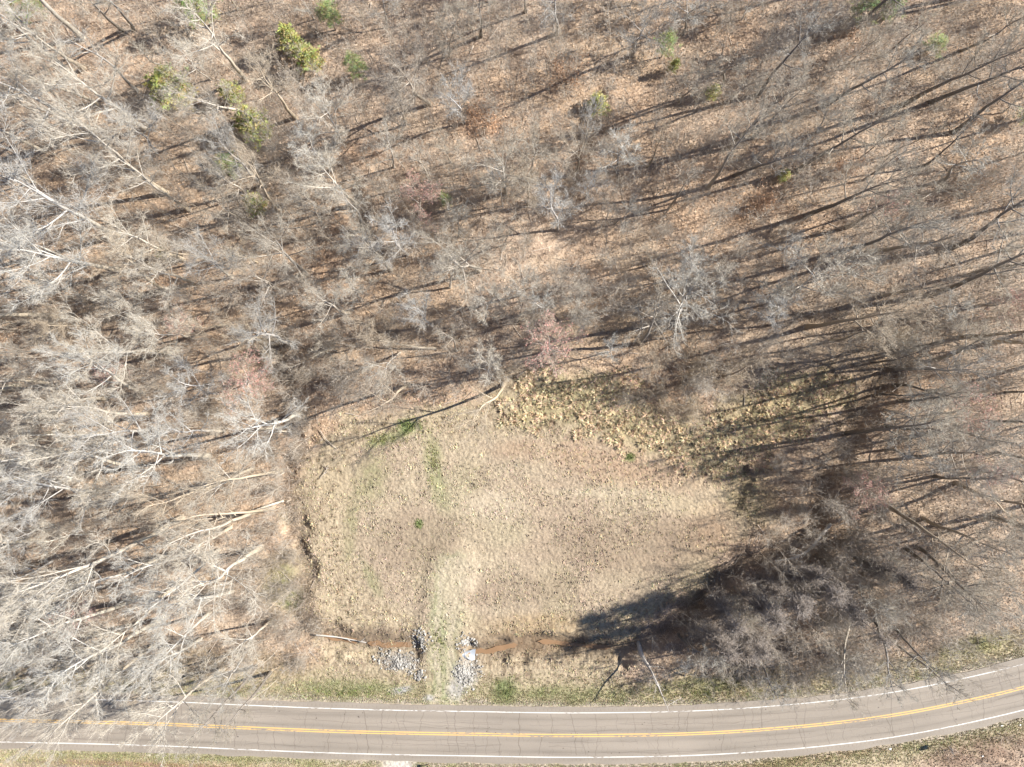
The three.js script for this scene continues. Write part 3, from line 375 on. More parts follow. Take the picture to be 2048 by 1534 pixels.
const leanOf = (base, tx, ty, h) => at(tx, ty, base.y + h).sub(base);
const placed = [];
function addTree(px, py, tx, ty, h, kind, spread, label) {
  const base = ground(px, py), [shape, look, adj, grp] = KIND[kind], pr = proto(shape, look, (rnd() * (shape === 'round' ? 3 : 2)) | 0), lean = leanOf(base, tx, ty, h);
  const fallen = h < 6 && spread > 2 && kind === 'S';
  const H = fallen ? lean.length() : Math.max(h, lean.length());
  const nm = kind === 'R' ? 'red_budded_maple' : kind === 'W' || kind === 'w' ? 'white_barked_tree' : kind === 'V' ? 'silvery_tree' : fallen ? 'fallen_tree' : 'bare_tree';
  const g = plant(pr, base, H, spread, lean, rnd() * 6.28, nm, label || '', kind === 'R' ? 'maple tree' : 'bare tree', kind === 'R' ? 'red-budded maples' : fallen ? null : 'leafless trees of the wood');
  placed.push([base.x, base.z, spread]);
  allTrees.push({ g, px: (px + tx) / 2, py: (py + ty) / 2, adj, own: !!label, kind });
}
for (const a of heroes) addTree(...a);
// the rest of the wood, between the trees that stand out
setSeed(4242);
const greens = [[150, 420, 95], [300, 1060, 50], [250, 860, 45], [190, 765, 45], [1600, 110, 45], [350, 185, 55], [505, 250, 45], [600, 105, 60], [660, 36, 30], [710, 133, 30], [405, 20, 45], [1196, 205, 30], [891, 398, 25], [834, 407, 45], [1094, 671, 50], [475, 757, 45], [1563, 352, 25], [974, 236, 35], [505, 400, 25], [1330, 95, 30], [1526, 1200, 40]];
const TARGET = 306; let tries = 0;
while (allTrees.length < TARGET && tries++ < 20000) {
  const zone = rnd(), px = zone < 0.3 ? rr(-30, 560) : zone < 0.48 ? rr(1650, 2090) : rr(-30, 2090), py = zone < 0.3 ? rr(500, 1370) : zone < 0.48 ? rr(500, 1300) : rr(-10, 1390), p = at(px, py);
  if (sdField(p.x, p.z) > -2.0 || polyDist(roadPl, p.x, p.z) < 8.5 || polyDist(drive, p.x, p.z) < 6) continue;
  if (p.z > 38 && p.x > -38 && p.x < 22) continue;
  if (px > 1400 && px < 1725 && py > 830 && py < 1135) continue;
  if (px > 1840 && py > 1170) continue;
  const gap = lerp(2.6, 4.6, noise(p.x / 14, p.z / 14)); let ok = true;
  for (const q of placed) if (Math.hypot(q[0] - p.x, q[1] - p.z) < gap) { ok = false; break; }
  if (!ok) continue;
  if (greens.some(([gx, gy, r]) => { const f = Math.hypot(px - gx, py - gy), q = toPx(p.x, 14, p.z); return f < r || Math.hypot(q[0] - gx, q[1] - gy) < r + 12; })) continue;
  const right = sstep(1150, 1650, px), left = 1 - sstep(350, 800, px), u = rnd();
  let kind; if (rnd() < left * 0.3) kind = rnd() < 0.6 ? 'W' : 'w'; else if (u < 0.2) kind = 'V'; else if (u < 0.34) kind = rnd() < left ? 'W' : 'q'; else if (u < 0.46) kind = 'r'; else if (u < 0.62) kind = rnd() < left ? 'w' : rnd() < right ? 'D' : 'g'; else if (u < 0.72) kind = 't'; else if (u < 0.84) kind = rnd() < right ? 'd' : 's'; else if (u < 0.92) kind = 'S'; else kind = rnd() < 0.5 ? 'T' : 'G';
  const shape = KIND[kind][0], h = shape === 'tall' ? rr(18, 26) : shape === 'broad' ? rr(15, 21) : shape === 'slim' ? rr(11, 18) : rr(7, 13), spread = TYPES[shape].spread * h / TYPES[shape].h * rr(0.95, 1.35);
  const base = ground(px, py), top = toPx(base.x + rr(-1, 1) * h * 0.06, base.y + h, base.z + rr(-1, 1) * h * 0.06);
  addTree(px, py, top[0], top[1], h, kind, spread);
}
console.log('trees', allTrees.length, tries);
// labels that say which one: place in the wood relative to things one can find
const marks = [
  [350, 185, 'the round yellow-green cedar'], [605, 100, 'the two touching cedars'], [505, 250, 'the low cedar beside pale limbs'], [834, 407, 'the pink tree mid-wood'], [1196, 205, 'the cedar by the gully'], [1094, 671, 'the big red-budded maple'], [475, 757, 'the creekside pink maple'], [170, 445, 'the thick white forked tree'], [1526, 1200, 'the pale bush in shade'], [1935, 822, 'the pink-flushed tree'],
  [1751, 985, 'the pink bushy tree'], [818, 853, 'the bright green patch'], [1563, 352, 'the tiny bright pine'], [1750, 14, 'the evergreens at the top'], [890, 1310, 'the culvert'], [1885, 1486, 'the roadside sign'], [660, 36, 'the small top pine'], [974, 236, 'the orange leafy shrub'], [1630, 560, 'the wide silvery tree'], [280, 1110, 'the thickest pale trunk'], [1867, 92, 'the dark green shrub upper right'], [1300, 1340, 'the broken snag'], [455, 1420, 'the dark stems over the road'], [1416, 740, 'the vine-draped mass'], [60, 10, 'the corner pine'], [1330, 92, 'the pale pine up top'], [820, 690, 'the toppled pale tree'], [575, 850, 'the log jam'], [155, 1222, 'the dull pink tree'], [1988, 940, 'the faint red maple'], [220, 748, 'the faint pink tree'],
];
const sectors = ['to the right of', 'below and right of', 'below', 'below and left of', 'to the left of', 'above and left of', 'above', 'above and right of'], ordinals = ['first', 'second', 'third', 'fourth', 'fifth', 'sixth', 'seventh', 'eighth', 'ninth', 'tenth', 'eleventh', 'twelfth', 'thirteenth', 'fourteenth', 'fifteenth', 'sixteenth', 'seventeenth', 'eighteenth'];
{
  const best = allTrees.map(() => null);
  marks.forEach(([mx, my, phrase]) => {
    const by = sectors.map(() => []);
    allTrees.forEach((t, i) => { const dx = t.px - mx, dy = t.py - my, d = Math.hypot(dx, dy); if (d < 12) return; by[(Math.round(Math.atan2(dy, dx) / (Math.PI / 4)) + 8) % 8].push([d, i]); });
    by.forEach((l, s) => { l.sort((a, b) => a[0] - b[0]); l.forEach(([d, i], k) => { const score = k * 40 + d; if (!best[i] || score < best[i][0]) best[i] = [score, k, s, phrase]; }); });
  });
  allTrees.forEach((t, i) => { if (t.own) return; const [, k, s, phrase] = best[i]; t.g.userData.label = `${t.adj} bare tree, ${ordinals[Math.min(k, 17)]} ${sectors[s]} ${phrase}`; });
}

// ---------------------------------------------------------------- evergreens
function growConifer(o) {
  setSeed(o.seed); const trunk = new Geo(), crown = new Geo();
  const tp = shoot([0, -0.3, 0], [0, 1, 0], o.h + 0.3, 7, 0.03, 0.1); trunk.tube(tp, taper(8, o.r, 0.02), 7, o.bark);
  const n = o.branches; for (let k = 0; k < n; k++) {
    const t = lerp(o.low, 0.98, Math.pow((k + rnd()) / n, o.bias ?? 1)), q = along(tp, t), az = k * 2.4 + rr(-0.4, 0.4), L = o.spread * o.profile((t - o.low) / (1 - o.low)) * rr(0.65, 1.2) + 0.2, el = o.el + rr(-0.25, 0.25) + t * 0.5;
    const bp = shoot(q, [Math.cos(az) * Math.cos(el), Math.sin(el), Math.sin(az) * Math.cos(el)], L, 4, 0.15, 0.04); crown.tube(bp, taper(5, 0.035, 0.01), 3, o.bark);
    const m = Math.round(o.sprays * (0.35 + L / o.spread)); for (let s = 0; s < m; s++) {
      const ts = Math.pow(rnd(), 0.6), c = along(bp, ts), tone = [0, 1, 2].map((i) => lerp(o.green[i], o.green2[i], Math.pow(rnd(), 1.5))), kk = rr(0.75, 1.25);
      const cc = [c[0] + rr(-1, 1) * o.puff, c[1] + rr(-0.6, 0.9) * o.puff, c[2] + rr(-1, 1) * o.puff];
      for (let w = 0; w < o.blades; w++) { const d = norm([rr(-1, 1) + Math.cos(az) * 0.5, rr(-0.35, 1), rr(-1, 1) + Math.sin(az) * 0.5]); crown.leaf(cc, d, norm([rr(-1, 1), 0.9, rr(-1, 1)]), o.len * rr(0.7, 1.3), o.wid, tone.map((v) => v * kk)); }
    }
  }
  return { trunk: trunk.build(), limbs: [], crown: crown.build(), h: o.h, spread: o.spread };
}
const leafMat = new THREE.MeshPhysicalMaterial({ roughness: 0.75, vertexColors: true, transmission: 0.3, thickness: 0, side: THREE.DoubleSide });
const cedarP = (f) => Math.pow(1 - f, 0.6) * (0.55 + 0.45 * Math.min(1, f * 5)), pineP = (f) => Math.sqrt(Math.max(0, 1 - f)) * 0.8 + 0.2;
const cedar = [0, 1].map((k) => growConifer({ seed: 900 + k, h: 9, r: 0.14, spread: 2.6, low: 0.12, branches: 80, sprays: 7, blades: 5, len: 0.42, wid: 0.075, puff: 0.3, el: 0.4, bark: [0.25, 0.18, 0.13], green: [0.29, 0.295, 0.075], green2: [0.46, 0.45, 0.17], profile: cedarP }));
const pine = [0, 1].map((k) => growConifer({ seed: 950 + k, h: 11, r: 0.14, spread: 2.3, low: 0.3, branches: 46, sprays: 8, blades: 7, len: 0.4, wid: 0.03, puff: 0.28, el: 0.3, bark: [0.25, 0.19, 0.15], green: [0.21, 0.26, 0.085], green2: [0.36, 0.39, 0.165], profile: pineP }));
const evergreens = [   // x, y of the foot, height, spread, kind, name, label
  [362, 197, 9, 3.4, 'c', 'round bushy yellow-green cedar casting a broad shadow, upper left'], [520, 268, 9, 2.6, 'c', 'low bushy yellow-green cedar at the foot of pale limbs'], [596, 106, 9, 2.0, 'c', 'upper of two touching yellow-green cedars'], [630, 136, 8, 2.1, 'c', 'lower of two touching yellow-green cedars, half behind grey twigs'], [672, 60, 10, 1.8, 'p', 'small fresh green pine close to the top edge'], [720, 152, 8, 1.6, 'p', 'fluffy pale green pine right of the touching cedars'], [425, 50, 12, 2.6, 'p', 'pale green pine behind bare branches at the top edge'], [95, 40, 12, 2.4, 'p', 'green pine in the top left corner'], [475, 200, 7, 1.7, 'c', 'dim cedar behind pale branches between two brighter cedars'], [475, 345, 8, 2, 'p', 'greyish green pine under bare branches below the low cedar'], [522, 418, 7, 1.6, 'c', 'small cedar half hidden by tan branches, left of centre'], [1194, 222, 6, 1.7, 'c', 'narrow green cedar at the head of the wooded gully'], [891, 402, 3.2, 1.0, 'p', 'small bright green shrub-sized pine beside the pink tree'], [1322, 115, 9, 1.7, 'p', 'pale green pine among grey branches at upper centre'], [1342, 142, 5, 0.9, 'c', 'tiny yellow-green cedar under the pale pine'], [1700, 40, 11, 2.2, 'p', 'left one of the dark pines at the top edge'], [1752, 42, 10, 1.9, 'p', 'right one of the dark pines at the top edge'], [1858, 100, 4, 1.6, 'p', 'low dark green evergreen shrub near the upper right trunks'], [1560, 357, 4, 0.9, 'c', 'tiny bright yellow-green pine beside a dark trunk'], [2035, 240, 5, 1.5, 'p', 'dark evergreen cut by the right edge'], [1420, 195, 5, 1.1, 'c', 'small dull green evergreen among grey twigs, upper right of centre'], [338, 512, 5, 0.9, 'c', 'faint greenish sapling among tan branches left of centre'],
];
setSeed(31);
for (const [px, py, h, s, k, label] of evergreens) { const b = ground(px, py), list = k === 'c' ? cedar : pine, g = plant(list[(rnd() * 2) | 0], b, h * 0.75, s * 1.35, new THREE.Vector3(rr(-0.03, 0.03), 1, rr(-0.03, 0.03)), rnd() * 6.28, k === 'c' ? 'cedar_tree' : 'pine_tree', label, k === 'c' ? 'cedar tree' : 'pine tree', 'evergreens among the bare trees', leafMat); g.children[0].material = barkMat[0]; }

// ---------------------------------------------------------------- bushes that stand out
function growBush(o) {
  setSeed(o.seed); const stems = new Geo(), crown = new Geo(); const vary = (c, a = 0.2) => { const k = 1 + rr(-a, a); return c.map((v) => v * k); };
  for (let k = 0; k < o.stems; k++) {
    const az = k * 2.4 + rr(-0.5, 0.5), el = rr(o.el0, 1.45), L = o.h * rr(0.6, 1.1), p = [rr(-1, 1) * o.foot, -0.2, rr(-1, 1) * o.foot], sp = shoot(p, [Math.cos(az) * Math.cos(el), Math.sin(el), Math.sin(az) * Math.cos(el)], L, 5, 0.2, o.rise); stems.tube(sp, taper(6, o.r, 0.012), 4, vary(o.bark));
    for (let s = 0; s < o.twigs; s++) { const t = 0.2 + 0.8 * rnd(), q = along(sp, t), d = turn(dirAt(sp, t), rr(0.4, 1.1), rr(0, 6.28)); d[1] += o.rise * 2; const tw = shoot(q, norm(d), L * rr(0.2, 0.45), 2, 0.3, o.rise); crown.tube(tw, [o.tw, o.tw * 0.7, 0.004], 3, vary(o.twig));
      for (let f = 0; f < o.fine; f++) { const qq = along(tw, rnd()), dd = norm(turn(dirAt(tw, 0.5), rr(0.5, 1.1), rr(0, 6.28))), l = rr(0.25, 0.6); const e = [qq[0] + dd[0] * l, qq[1] + dd[1] * l + o.drop * l, qq[2] + dd[2] * l]; crown.sliver(qq, e, o.tw, vary(o.twig)); if (o.leaf && rnd() < o.leafN) crown.leaf(e, norm([rr(-1, 1), rr(-0.8, 0.3), rr(-1, 1)]), norm([rr(-0.7, 0.7), 1, rr(-0.7, 0.7)]), 0.26, 0.09, vary(o.leaf, 0.3)); } }
  }
  return { trunk: stems.build(), limbs: [], crown: crown.build(), h: o.h, spread: o.h * 0.7 };
}
const bushKinds = {
  thicket: [0, 1, 2].map((k) => growBush({ seed: 1200 + k, h: 5, stems: 34, el0: 0.5, foot: 1.1, r: 0.035, twigs: 11, fine: 7, tw: 0.013, rise: 0.05, drop: 0, bark: [0.3, 0.26, 0.21], twig: [0.25, 0.215, 0.18] })),
  vine: [0, 1].map((k) => growBush({ seed: 1230 + k, h: 6, stems: 40, el0: 0.7, foot: 1.3, r: 0.03, twigs: 12, fine: 8, tw: 0.014, rise: -0.09, drop: -0.5, bark: [0.38, 0.3, 0.21], twig: [0.33, 0.275, 0.205] })),
  leafy: [0, 1].map((k) => growBush({ seed: 1260 + k, h: 4, stems: 14, el0: 0.5, foot: 0.4, r: 0.03, twigs: 8, fine: 6, tw: 0.013, rise: 0.03, drop: 0, bark: [0.35, 0.26, 0.2], twig: [0.42, 0.29, 0.2], leaf: [0.4, 0.235, 0.13], leafN: 0.6 })),
  tawny: [0, 1].map((k) => growBush({ seed: 1290 + k, h: 4.5, stems: 26, el0: 0.55, foot: 0.9, r: 0.028, twigs: 10, fine: 7, tw: 0.011, rise: 0.06, drop: 0, bark: [0.4, 0.34, 0.27], twig: [0.31, 0.265, 0.21] })),
};
const bushes = [   // x, y, height, spread, kind, label
  [974, 246, 5, 3.2, 'leafy', 'orange-brown leafy shrub right of the straight white-limbed tree'], [1136, 160, 5, 3, 'leafy', 'rusty leaf-holding shrub at upper centre'], [1682, 110, 6, 2.4, 'leafy', 'tall rusty leaf-holding shrub near the upper right pines'], [1678, 340, 5, 2.6, 'leafy', 'rusty leaf-holding shrub between two long dark trunks'], [1522, 412, 5, 2.4, 'leafy', 'tawny leaf-holding shrub below the tiny bright pine'], [1945, 368, 5, 2.6, 'leafy', 'rusty leaf-holding shrub near the right edge'], [1610, 1255, 2.4, 1.6, 'leafy', 'low rust-leaved shrub inside the dark thicket'],
  [1455, 1215, 7, 4.2, 'thicket', 'dark brown thicket just right of the long black shadow edge'], [1500, 1265, 6, 4, 'thicket', 'brown thicket between the creek and the pale bush'], [1590, 1180, 8, 4.2, 'thicket', 'tall dark thicket above the pale bush'], [1640, 1150, 9, 3.6, 'thicket', 'tall vine-choked thicket where the creek log ends'], [1560, 1145, 7, 3.6, 'thicket', 'dark thicket below the fallen creek log'], [1660, 1240, 6, 4, 'thicket', 'wide brown thicket right of the pale bush'], [1580, 1290, 5, 4, 'thicket', 'low brown thicket below the pale bush'], [1680, 1310, 5, 3.8, 'thicket', 'twiggy thicket close to the road curve'], [1420, 1310, 4, 3.4, 'thicket', 'low dark thicket right of the broken snag'], [1760, 1210, 6, 4, 'thicket', 'grey-brown thicket left of paired dark trunks'], [1500, 1340, 4, 3.4, 'thicket', 'roadside thicket below the brown one by the creek'], [1600, 1350, 4, 3.2, 'thicket', 'roadside thicket above the worn white line'], [1840, 1250, 5, 3.8, 'thicket', 'twiggy thicket near the verge at lower right'], [1740, 1150, 7, 3.8, 'thicket', 'tangled thicket below the hairy leaning stem'], [1380, 1255, 5, 3.2, 'thicket', 'dark thicket over the shaded stream'], [1715, 1320, 4, 3, 'thicket', 'small roadside thicket under branches over the road'], [1900, 1190, 6, 3.6, 'thicket', 'greyish thicket under the lower right crowns'], [1672, 1015, 8, 3, 'thicket', 'dark thicket on the creek bank above the curved log'], [1695, 945, 8, 3, 'thicket', 'dark thicket just below the creek bend'], [1690, 1075, 8, 3.2, 'thicket', 'dark thicket right of the curved log end'], [1640, 1105, 9, 3, 'thicket', 'tall thicket directly under the curved log'], [1560, 935, 3, 2.6, 'tawny', 'low olive-tan brush between the field and the creek bend'], [1590, 1010, 3, 2.6, 'tawny', 'low brush right of the field tip'], [1540, 1065, 3, 2.4, 'tawny', 'low brush left of the curved log'], 
  [1385, 735, 7, 3.8, 'vine', 'left half of the tan vine-draped mass right of the clearing top'], [1445, 745, 8, 4, 'vine', 'right half of the tan vine-draped mass with hanging strands'], [1310, 790, 5, 3, 'vine', 'tan vine tangle above the tussock grass'], [1370, 820, 5, 3, 'vine', 'low tan vine tangle above a shadow stripe'], [1010, 745, 5, 2.6, 'vine', 'pale tan vine clump at the foot of the leaning tree'],
  [620, 745, 5, 3.6, 'tawny', 'greyish brush right of the dark creek head'], [690, 755, 4, 3.4, 'tawny', 'tan brush above the long diagonal shadow'], [560, 700, 5, 3.4, 'tawny', 'tawny brush above the dark creek head'], [655, 705, 4, 3.4, 'tawny', 'tan brush under the toppled tree top'], [540, 1130, 5, 3.4, 'tawny', 'grey-green brush on the bank left of the clearing'], [560, 1230, 5, 3.6, 'tawny', 'tangled brush over the lower left creek'], [600, 1255, 4, 3, 'tawny', 'brush at the corner where the creek turns'], [520, 1285, 4, 3.2, 'tawny', 'brush between the creek corner and the road'], [545, 1055, 4, 3, 'tawny', 'brush on the creek bank beside pale trunks'], [440, 815, 4, 3.4, 'tawny', 'brush below the creekside pink maple'], [1250, 790, 3.5, 2.6, 'tawny', 'straw-coloured brush at the clearing top right of the maple'], [430, 1190, 4, 3.4, 'tawny', 'brush among pale trunks left of the lower creek'], [600, 1320, 3, 2.6, 'tawny', 'mauve-tinted roadside brush left of the verge'], [130, 640, 5, 4, 'tawny', 'dark brush patch near the left edge'], [552, 905, 3.5, 2.8, 'tawny', 'brush on the left creek bank just below the log jam'], [548, 975, 3.5, 3, 'tawny', 'brush between two long pale trunks on the creek bank'], [585, 1105, 3, 2.6, 'tawny', 'low brush over the left creek beside the pale grass'], [575, 1180, 4, 3.2, 'tawny', 'brush over the creek at the green bank'], [510, 1200, 4, 3.2, 'tawny', 'brush left of the green creek bank'], [600, 905, 2.2, 2.2, 'tawny', 'small brush clump on the field side of the log jam'], [612, 835, 3, 2.6, 'tawny', 'brush right of the log jam above the diagonal shadow tip'], [640, 1250, 2.6, 2.2, 'tawny', 'brush clump above the weathered log by the orange trickle'],
];
setSeed(63);
for (const [px, py, h, s, k, label] of bushes) { const b = ground(px, py), list = bushKinds[k]; const g = plant(list[(rnd() * list.length) | 0], b, h, s, UP, rnd() * 6.28, k === 'vine' ? 'vine_tangle' : k === 'leafy' ? 'leafy_shrub' : k === 'thicket' ? 'thicket' : 'brush_clump', label, k === 'vine' ? 'vine' : 'bush', k === 'leafy' ? 'rust-leaved shrubs' : k === 'vine' ? 'vine tangles' : k === 'thicket' ? 'thickets by the road curve' : 'brush clumps at the clearing edge', k === 'leafy' ? leafMat : barkMat[0]); g.children[0].name = 'stems'; g.children[0].material = barkMat[0]; }

// ---------------------------------------------------------------- undergrowth, litter, grass: too many to count
console.log('stage undergrowth');
const up3 = new THREE.Matrix4(), q4 = new THREE.Quaternion(), p3 = new THREE.Vector3(), s3 = new THREE.Vector3(), e3 = new THREE.Euler(), col3 = new THREE.Color();
function scatter(name, label, category, variants, mat, list) {   // list: [x, y, z, rx, ry, rz, sx, sy, color]
  const top = new THREE.Group(); top.name = name; tag(top, label, category, null, 'stuff'); scene.add(top);
  variants.forEach((geo, v) => { const mine = list.filter((_, i) => i % variants.length === v); const im = new THREE.InstancedMesh(geo, mat, mine.length); im.name = category.replace(/ /g, '_'); im.userData.kind = 'stuff'; shade(im);
    mine.forEach(([x, y, z, a, b, c, sx, sy, col], i) => { e3.set(a, b, c, 'YXZ'); q4.setFromEuler(e3); up3.compose(p3.set(x, y, z), q4, s3.set(sx, sy, sx)); im.setMatrixAt(i, up3); col3.setRGB(...col); im.setColorAt(i, col3); }); top.add(im); });
  return top;
}
const plainMat = std([1, 1, 1], 0.9, { vertexColors: true, side: THREE.DoubleSide }), plainTwoSided = std([1, 1, 1], 0.9, { vertexColors: true, side: THREE.DoubleSide });
const inFrame = (x, z) => Math.abs(x) < 84 && z > -66 && z < 59;
{ // saplings and low brush
  const sap = (seed, h, n) => { setSeed(seed); const g = new Geo(), sp = shoot([0, -0.2, 0], [rr(-0.1, 0.1), 1, rr(-0.1, 0.1)], h, 5, 0.08, 0.1); g.tube(sp, taper(6, 0.03, 0.01), 3, [0.5, 0.45, 0.38]); for (let k = 0; k < n; k++) { const t = rr(0.3, 1), q = along(sp, t), tw = shoot(q, norm(turn(dirAt(sp, t), rr(0.5, 1), k * 2.4)), h * rr(0.12, 0.3), 2, 0.25, 0.05); g.tube(tw, [0.011, 0.008, 0.003], 3, [0.38, 0.34, 0.29]); for (let f = 0; f < 9; f++) { const qq = along(tw, rr(0.3, 1)), d = norm(turn(dirAt(tw, 0.5), 0.7, rr(0, 6.28))), l = rr(0.3, 0.7); g.sliver(qq, [qq[0] + d[0] * l, qq[1] + d[1] * l, qq[2] + d[2] * l], 0.0065, [0.31, 0.285, 0.25]); } } return g.build(); };
  const shrub = (seed, h, n) => { setSeed(seed); const g = new Geo(); for (let k = 0; k < n; k++) { const az = k * 2.4, el = rr(0.4, 1.4), sp = shoot([rr(-0.2, 0.2), -0.15, rr(-0.2, 0.2)], [Math.cos(az) * Math.cos(el), Math.sin(el), Math.sin(az) * Math.cos(el)], h * rr(0.6, 1.1), 3, 0.25, 0.04); g.tube(sp, [0.015, 0.012, 0.009, 0.004], 3, [0.54, 0.45, 0.37]); for (let f = 0; f < 8; f++) { const t = rr(0.3, 1), q = along(sp, t), d = norm(turn(dirAt(sp, t), rr(0.4, 1), rr(0, 6.28))), l = h * rr(0.2, 0.4); g.sliver(q, [q[0] + d[0] * l, q[1] + d[1] * l, q[2] + d[2] * l], 0.007, [0.29, 0.255, 0.22]); } } return g.build(); };
  setSeed(8001); const a = [], b = [];
  while (a.length < 4600) { const x = rr(-84, 84), z = rr(-66, 50), d = sdField(x, z); if (d > -0.5 || polyDist(roadPl, x, z) < 7 || (z > 40 && x > -32 && x < 20) || rnd() > 0.35 + noise(x / 8, z / 8)) continue; const k = rr(0.75, 1.2); a.push([x, height(x, z), z, rr(-0.15, 0.15), rr(0, 6.28), rr(-0.15, 0.15), rr(0.7, 1.3), rr(0.6, 1.5), [k, k * 0.97, k * 0.93]]); }
  while (b.length < 3600) { const x = rr(-84, 84), z = rr(-66, 58), d = sdField(x, z), dr = polyDist(roadPl, x, z); if (d > -0.3 || dr < 6.5 || rnd() > 0.2 + 1.1 * noise(x / 6 + 50, z / 6)) continue; const k = rr(0.6, 1.15); b.push([x, height(x, z), z, rr(-0.2, 0.2), rr(0, 6.28), rr(-0.2, 0.2), rr(0.6, 1.3), rr(0.6, 1.2), [k, k * 0.95, k * 0.9]]); }
  for (let k = 0; k < 620;) { const [pl] = creeks[k % 3 ? 0 : 1], i = (rnd() * (pl.length - 1)) | 0, t = rnd(), x = lerp(pl[i][0], pl[i + 1][0], t) + rr(-1, 1) * rr(0.4, 3.6), z = lerp(pl[i][1], pl[i + 1][1], t) + rr(-1, 1) * rr(0.4, 3.6); k++; if (polyDist(roadPl, x, z) < 8 || polyDist(drive, x, z) < 5 || (z > at(0, 1262).z && rnd() < 0.85)) continue; const q = rr(0.6, 1.1); b.push([x, height(x, z), z, rr(-0.3, 0.3), rr(0, 6.28), rr(-0.3, 0.3), rr(0.5, 1.2), rr(0.4, 1.0), [q, q * 0.95, q * 0.88]]); }
  scatter('undergrowth', 'thin leafless saplings standing all through the wood', 'saplings', [sap(1, 5, 12), sap(2, 6, 16), sap(3, 4, 10), sap(4, 7, 30), sap(5, 8, 40), sap(6, 9, 44), sap(7, 8, 36)], plainMat, a);
  scatter('underbrush', 'low twiggy brush over the leaf-covered woodland floor', 'brush', [shrub(11, 1.7, 12), shrub(12, 2, 14), shrub(13, 1.4, 10)], plainMat, b);
}
{ // fallen leaves
  const leafGeo = (f) => { const g = new THREE.BufferGeometry(); g.setAttribute('position', new THREE.Float32BufferAttribute([-0.5, 0, 0, 0, f, -0.34, 0.5, 0, 0, 0, f * 0.8, 0.34, 0, -f * 0.4, 0], 3)); g.setIndex([0, 4, 1, 1, 4, 2, 2, 4, 3, 3, 4, 0]); g.computeVertexNormals(); return g; };
  setSeed(8101); const l = [];
  while (l.length < 170000) { const x = rr(-83, 83), z = rr(-65, 58), d = sdField(x, z); if (d > 0.5 && rnd() > 0.04) continue; if (polyDist(roadPl, x, z) < 7.5 + rr(-1, 1.5)) continue; const c = smoothCol(x, z), k = rr(0.6, 1.7), w = rr(-0.05, 0.05); l.push([x, height(x, z) + rr(0.02, 0.07), z, rr(-0.6, 0.6), rr(0, 6.28), rr(-0.6, 0.6), rr(0.14, 0.3), rr(0.14, 0.3), [c[0] * k * (1 + w), c[1] * k, c[2] * k * (1 - w)]]); }
  scatter('leaf_litter', 'loose brown and tan fallen leaves covering the woodland floor', 'leaves', [leafGeo(0.16), leafGeo(0.28)], std([1, 1, 1], 0.85, { side: THREE.DoubleSide }), l);
}
{ // fallen sticks
  const stick = (seed) => { setSeed(seed); const g = new Geo(); const sp = shoot([-0.5, 0, 0], [1, 0.02, 0], 1, 4, 0.12, 0); g.tube(sp, [0.02, 0.018, 0.016, 0.012, 0.006], 4, [0.34, 0.3, 0.26]); return g.build(); };
  setSeed(8151); const l = []; while (l.length < 2600) { const x = rr(-83, 83), z = rr(-65, 50), d = sdField(x, z); if (d > 1 || polyDist(roadPl, x, z) < 7.5) continue; const k = rr(0.5, 1.6), s = rr(0.8, 3.4); l.push([x, height(x, z) + 0.08, z, 0, rr(0, 6.28), rr(-0.06, 0.06), s, s, [k, k * 0.97, k * 0.93]]); }
  scatter('fallen_sticks', 'fallen sticks and branches strewn between the trunks', 'sticks', [stick(1), stick(2), stick(3)], plainMat, l);
}
const tuft = (seed, n, spreadR, tall, wide) => { setSeed(seed); const g = new Geo(); for (let k = 0; k < n; k++) { const az = k * 2.4 + rr(-0.4, 0.4), r = spreadR * rr(0.4, 1), hh = tall * rr(0.5, 1), b = [Math.cos(az) * 0.05, -0.03, Math.sin(az) * 0.05], t = [Math.cos(az) * r, hh, Math.sin(az) * r], s = [-Math.sin(az) * wide, 0, Math.cos(az) * wide], i = g.p.length / 3, m = [lerp(b[0], t[0], 0.45), hh * 0.72, lerp(b[2], t[2], 0.45)], c = [0.85, 0.85, 0.85].map((v) => v * rr(0.85, 1.2)); g.p.push(b[0] - s[0] * 0.6, b[1], b[2] - s[2] * 0.6, b[0] + s[0] * 0.6, b[1], b[2] + s[2] * 0.6, m[0] - s[0], m[1], m[2] - s[2], m[0] + s[0], m[1], m[2] + s[2], ...t); for (let q = 0; q < 5; q++) { g.n.push(0, 1, 0); g.c.push(...c); } g.i.push(i, i + 1, i + 2, i + 1, i + 3, i + 2, i + 2, i + 3, i + 4); } const geo = g.build(); geo.computeVertexNormals(); return geo; };
{ // mown dry grass of the clearing
  setSeed(8201); const l = [], x0 = at(560, 0).x, x1 = at(1660, 0).x, z0 = at(0, 730).z, z1 = at(0, 1400).z;
  for (let gz = z0; gz < z1; gz += 0.4) for (let gx = x0; gx < x1; gx += 0.44) { const x = gx + rr(-0.45, 0.45), z = gz + rr(-0.42, 0.42), d = sdField(x, z); if (d < rr(-1.5, 0.5) || polyDist(roadPl, x, z) < HALF + 0.3 || rnd() < 0.12 + 0.85 * sstep(0.42, 0.62, fbm(x / 4.5 + 700, z / 2.2, 3))) continue; const dv = polyDist(drive, x, z); if (dv < 2.4 && rnd() > 0.3) continue; const c = smoothCol(x, z), k = rr(1.0, 1.8), big = rnd() < 0.12 ? 1.5 : 1; l.push([x, height(x, z), z, rr(-0.15, 0.15), rr(0, 6.28), rr(-0.15, 0.15), rr(0.4, 1.4) * big, rr(0.2, 1.1) * big, c.map((v) => v * k)]); }
  scatter('dry_grass', 'short dry straw grass tufts across the mown clearing', 'grass', [tuft(21, 13, 0.24, 0.1, 0.05), tuft(22, 12, 0.2, 0.13, 0.045), tuft(23, 14, 0.28, 0.085, 0.05)], plainTwoSided, l);
}
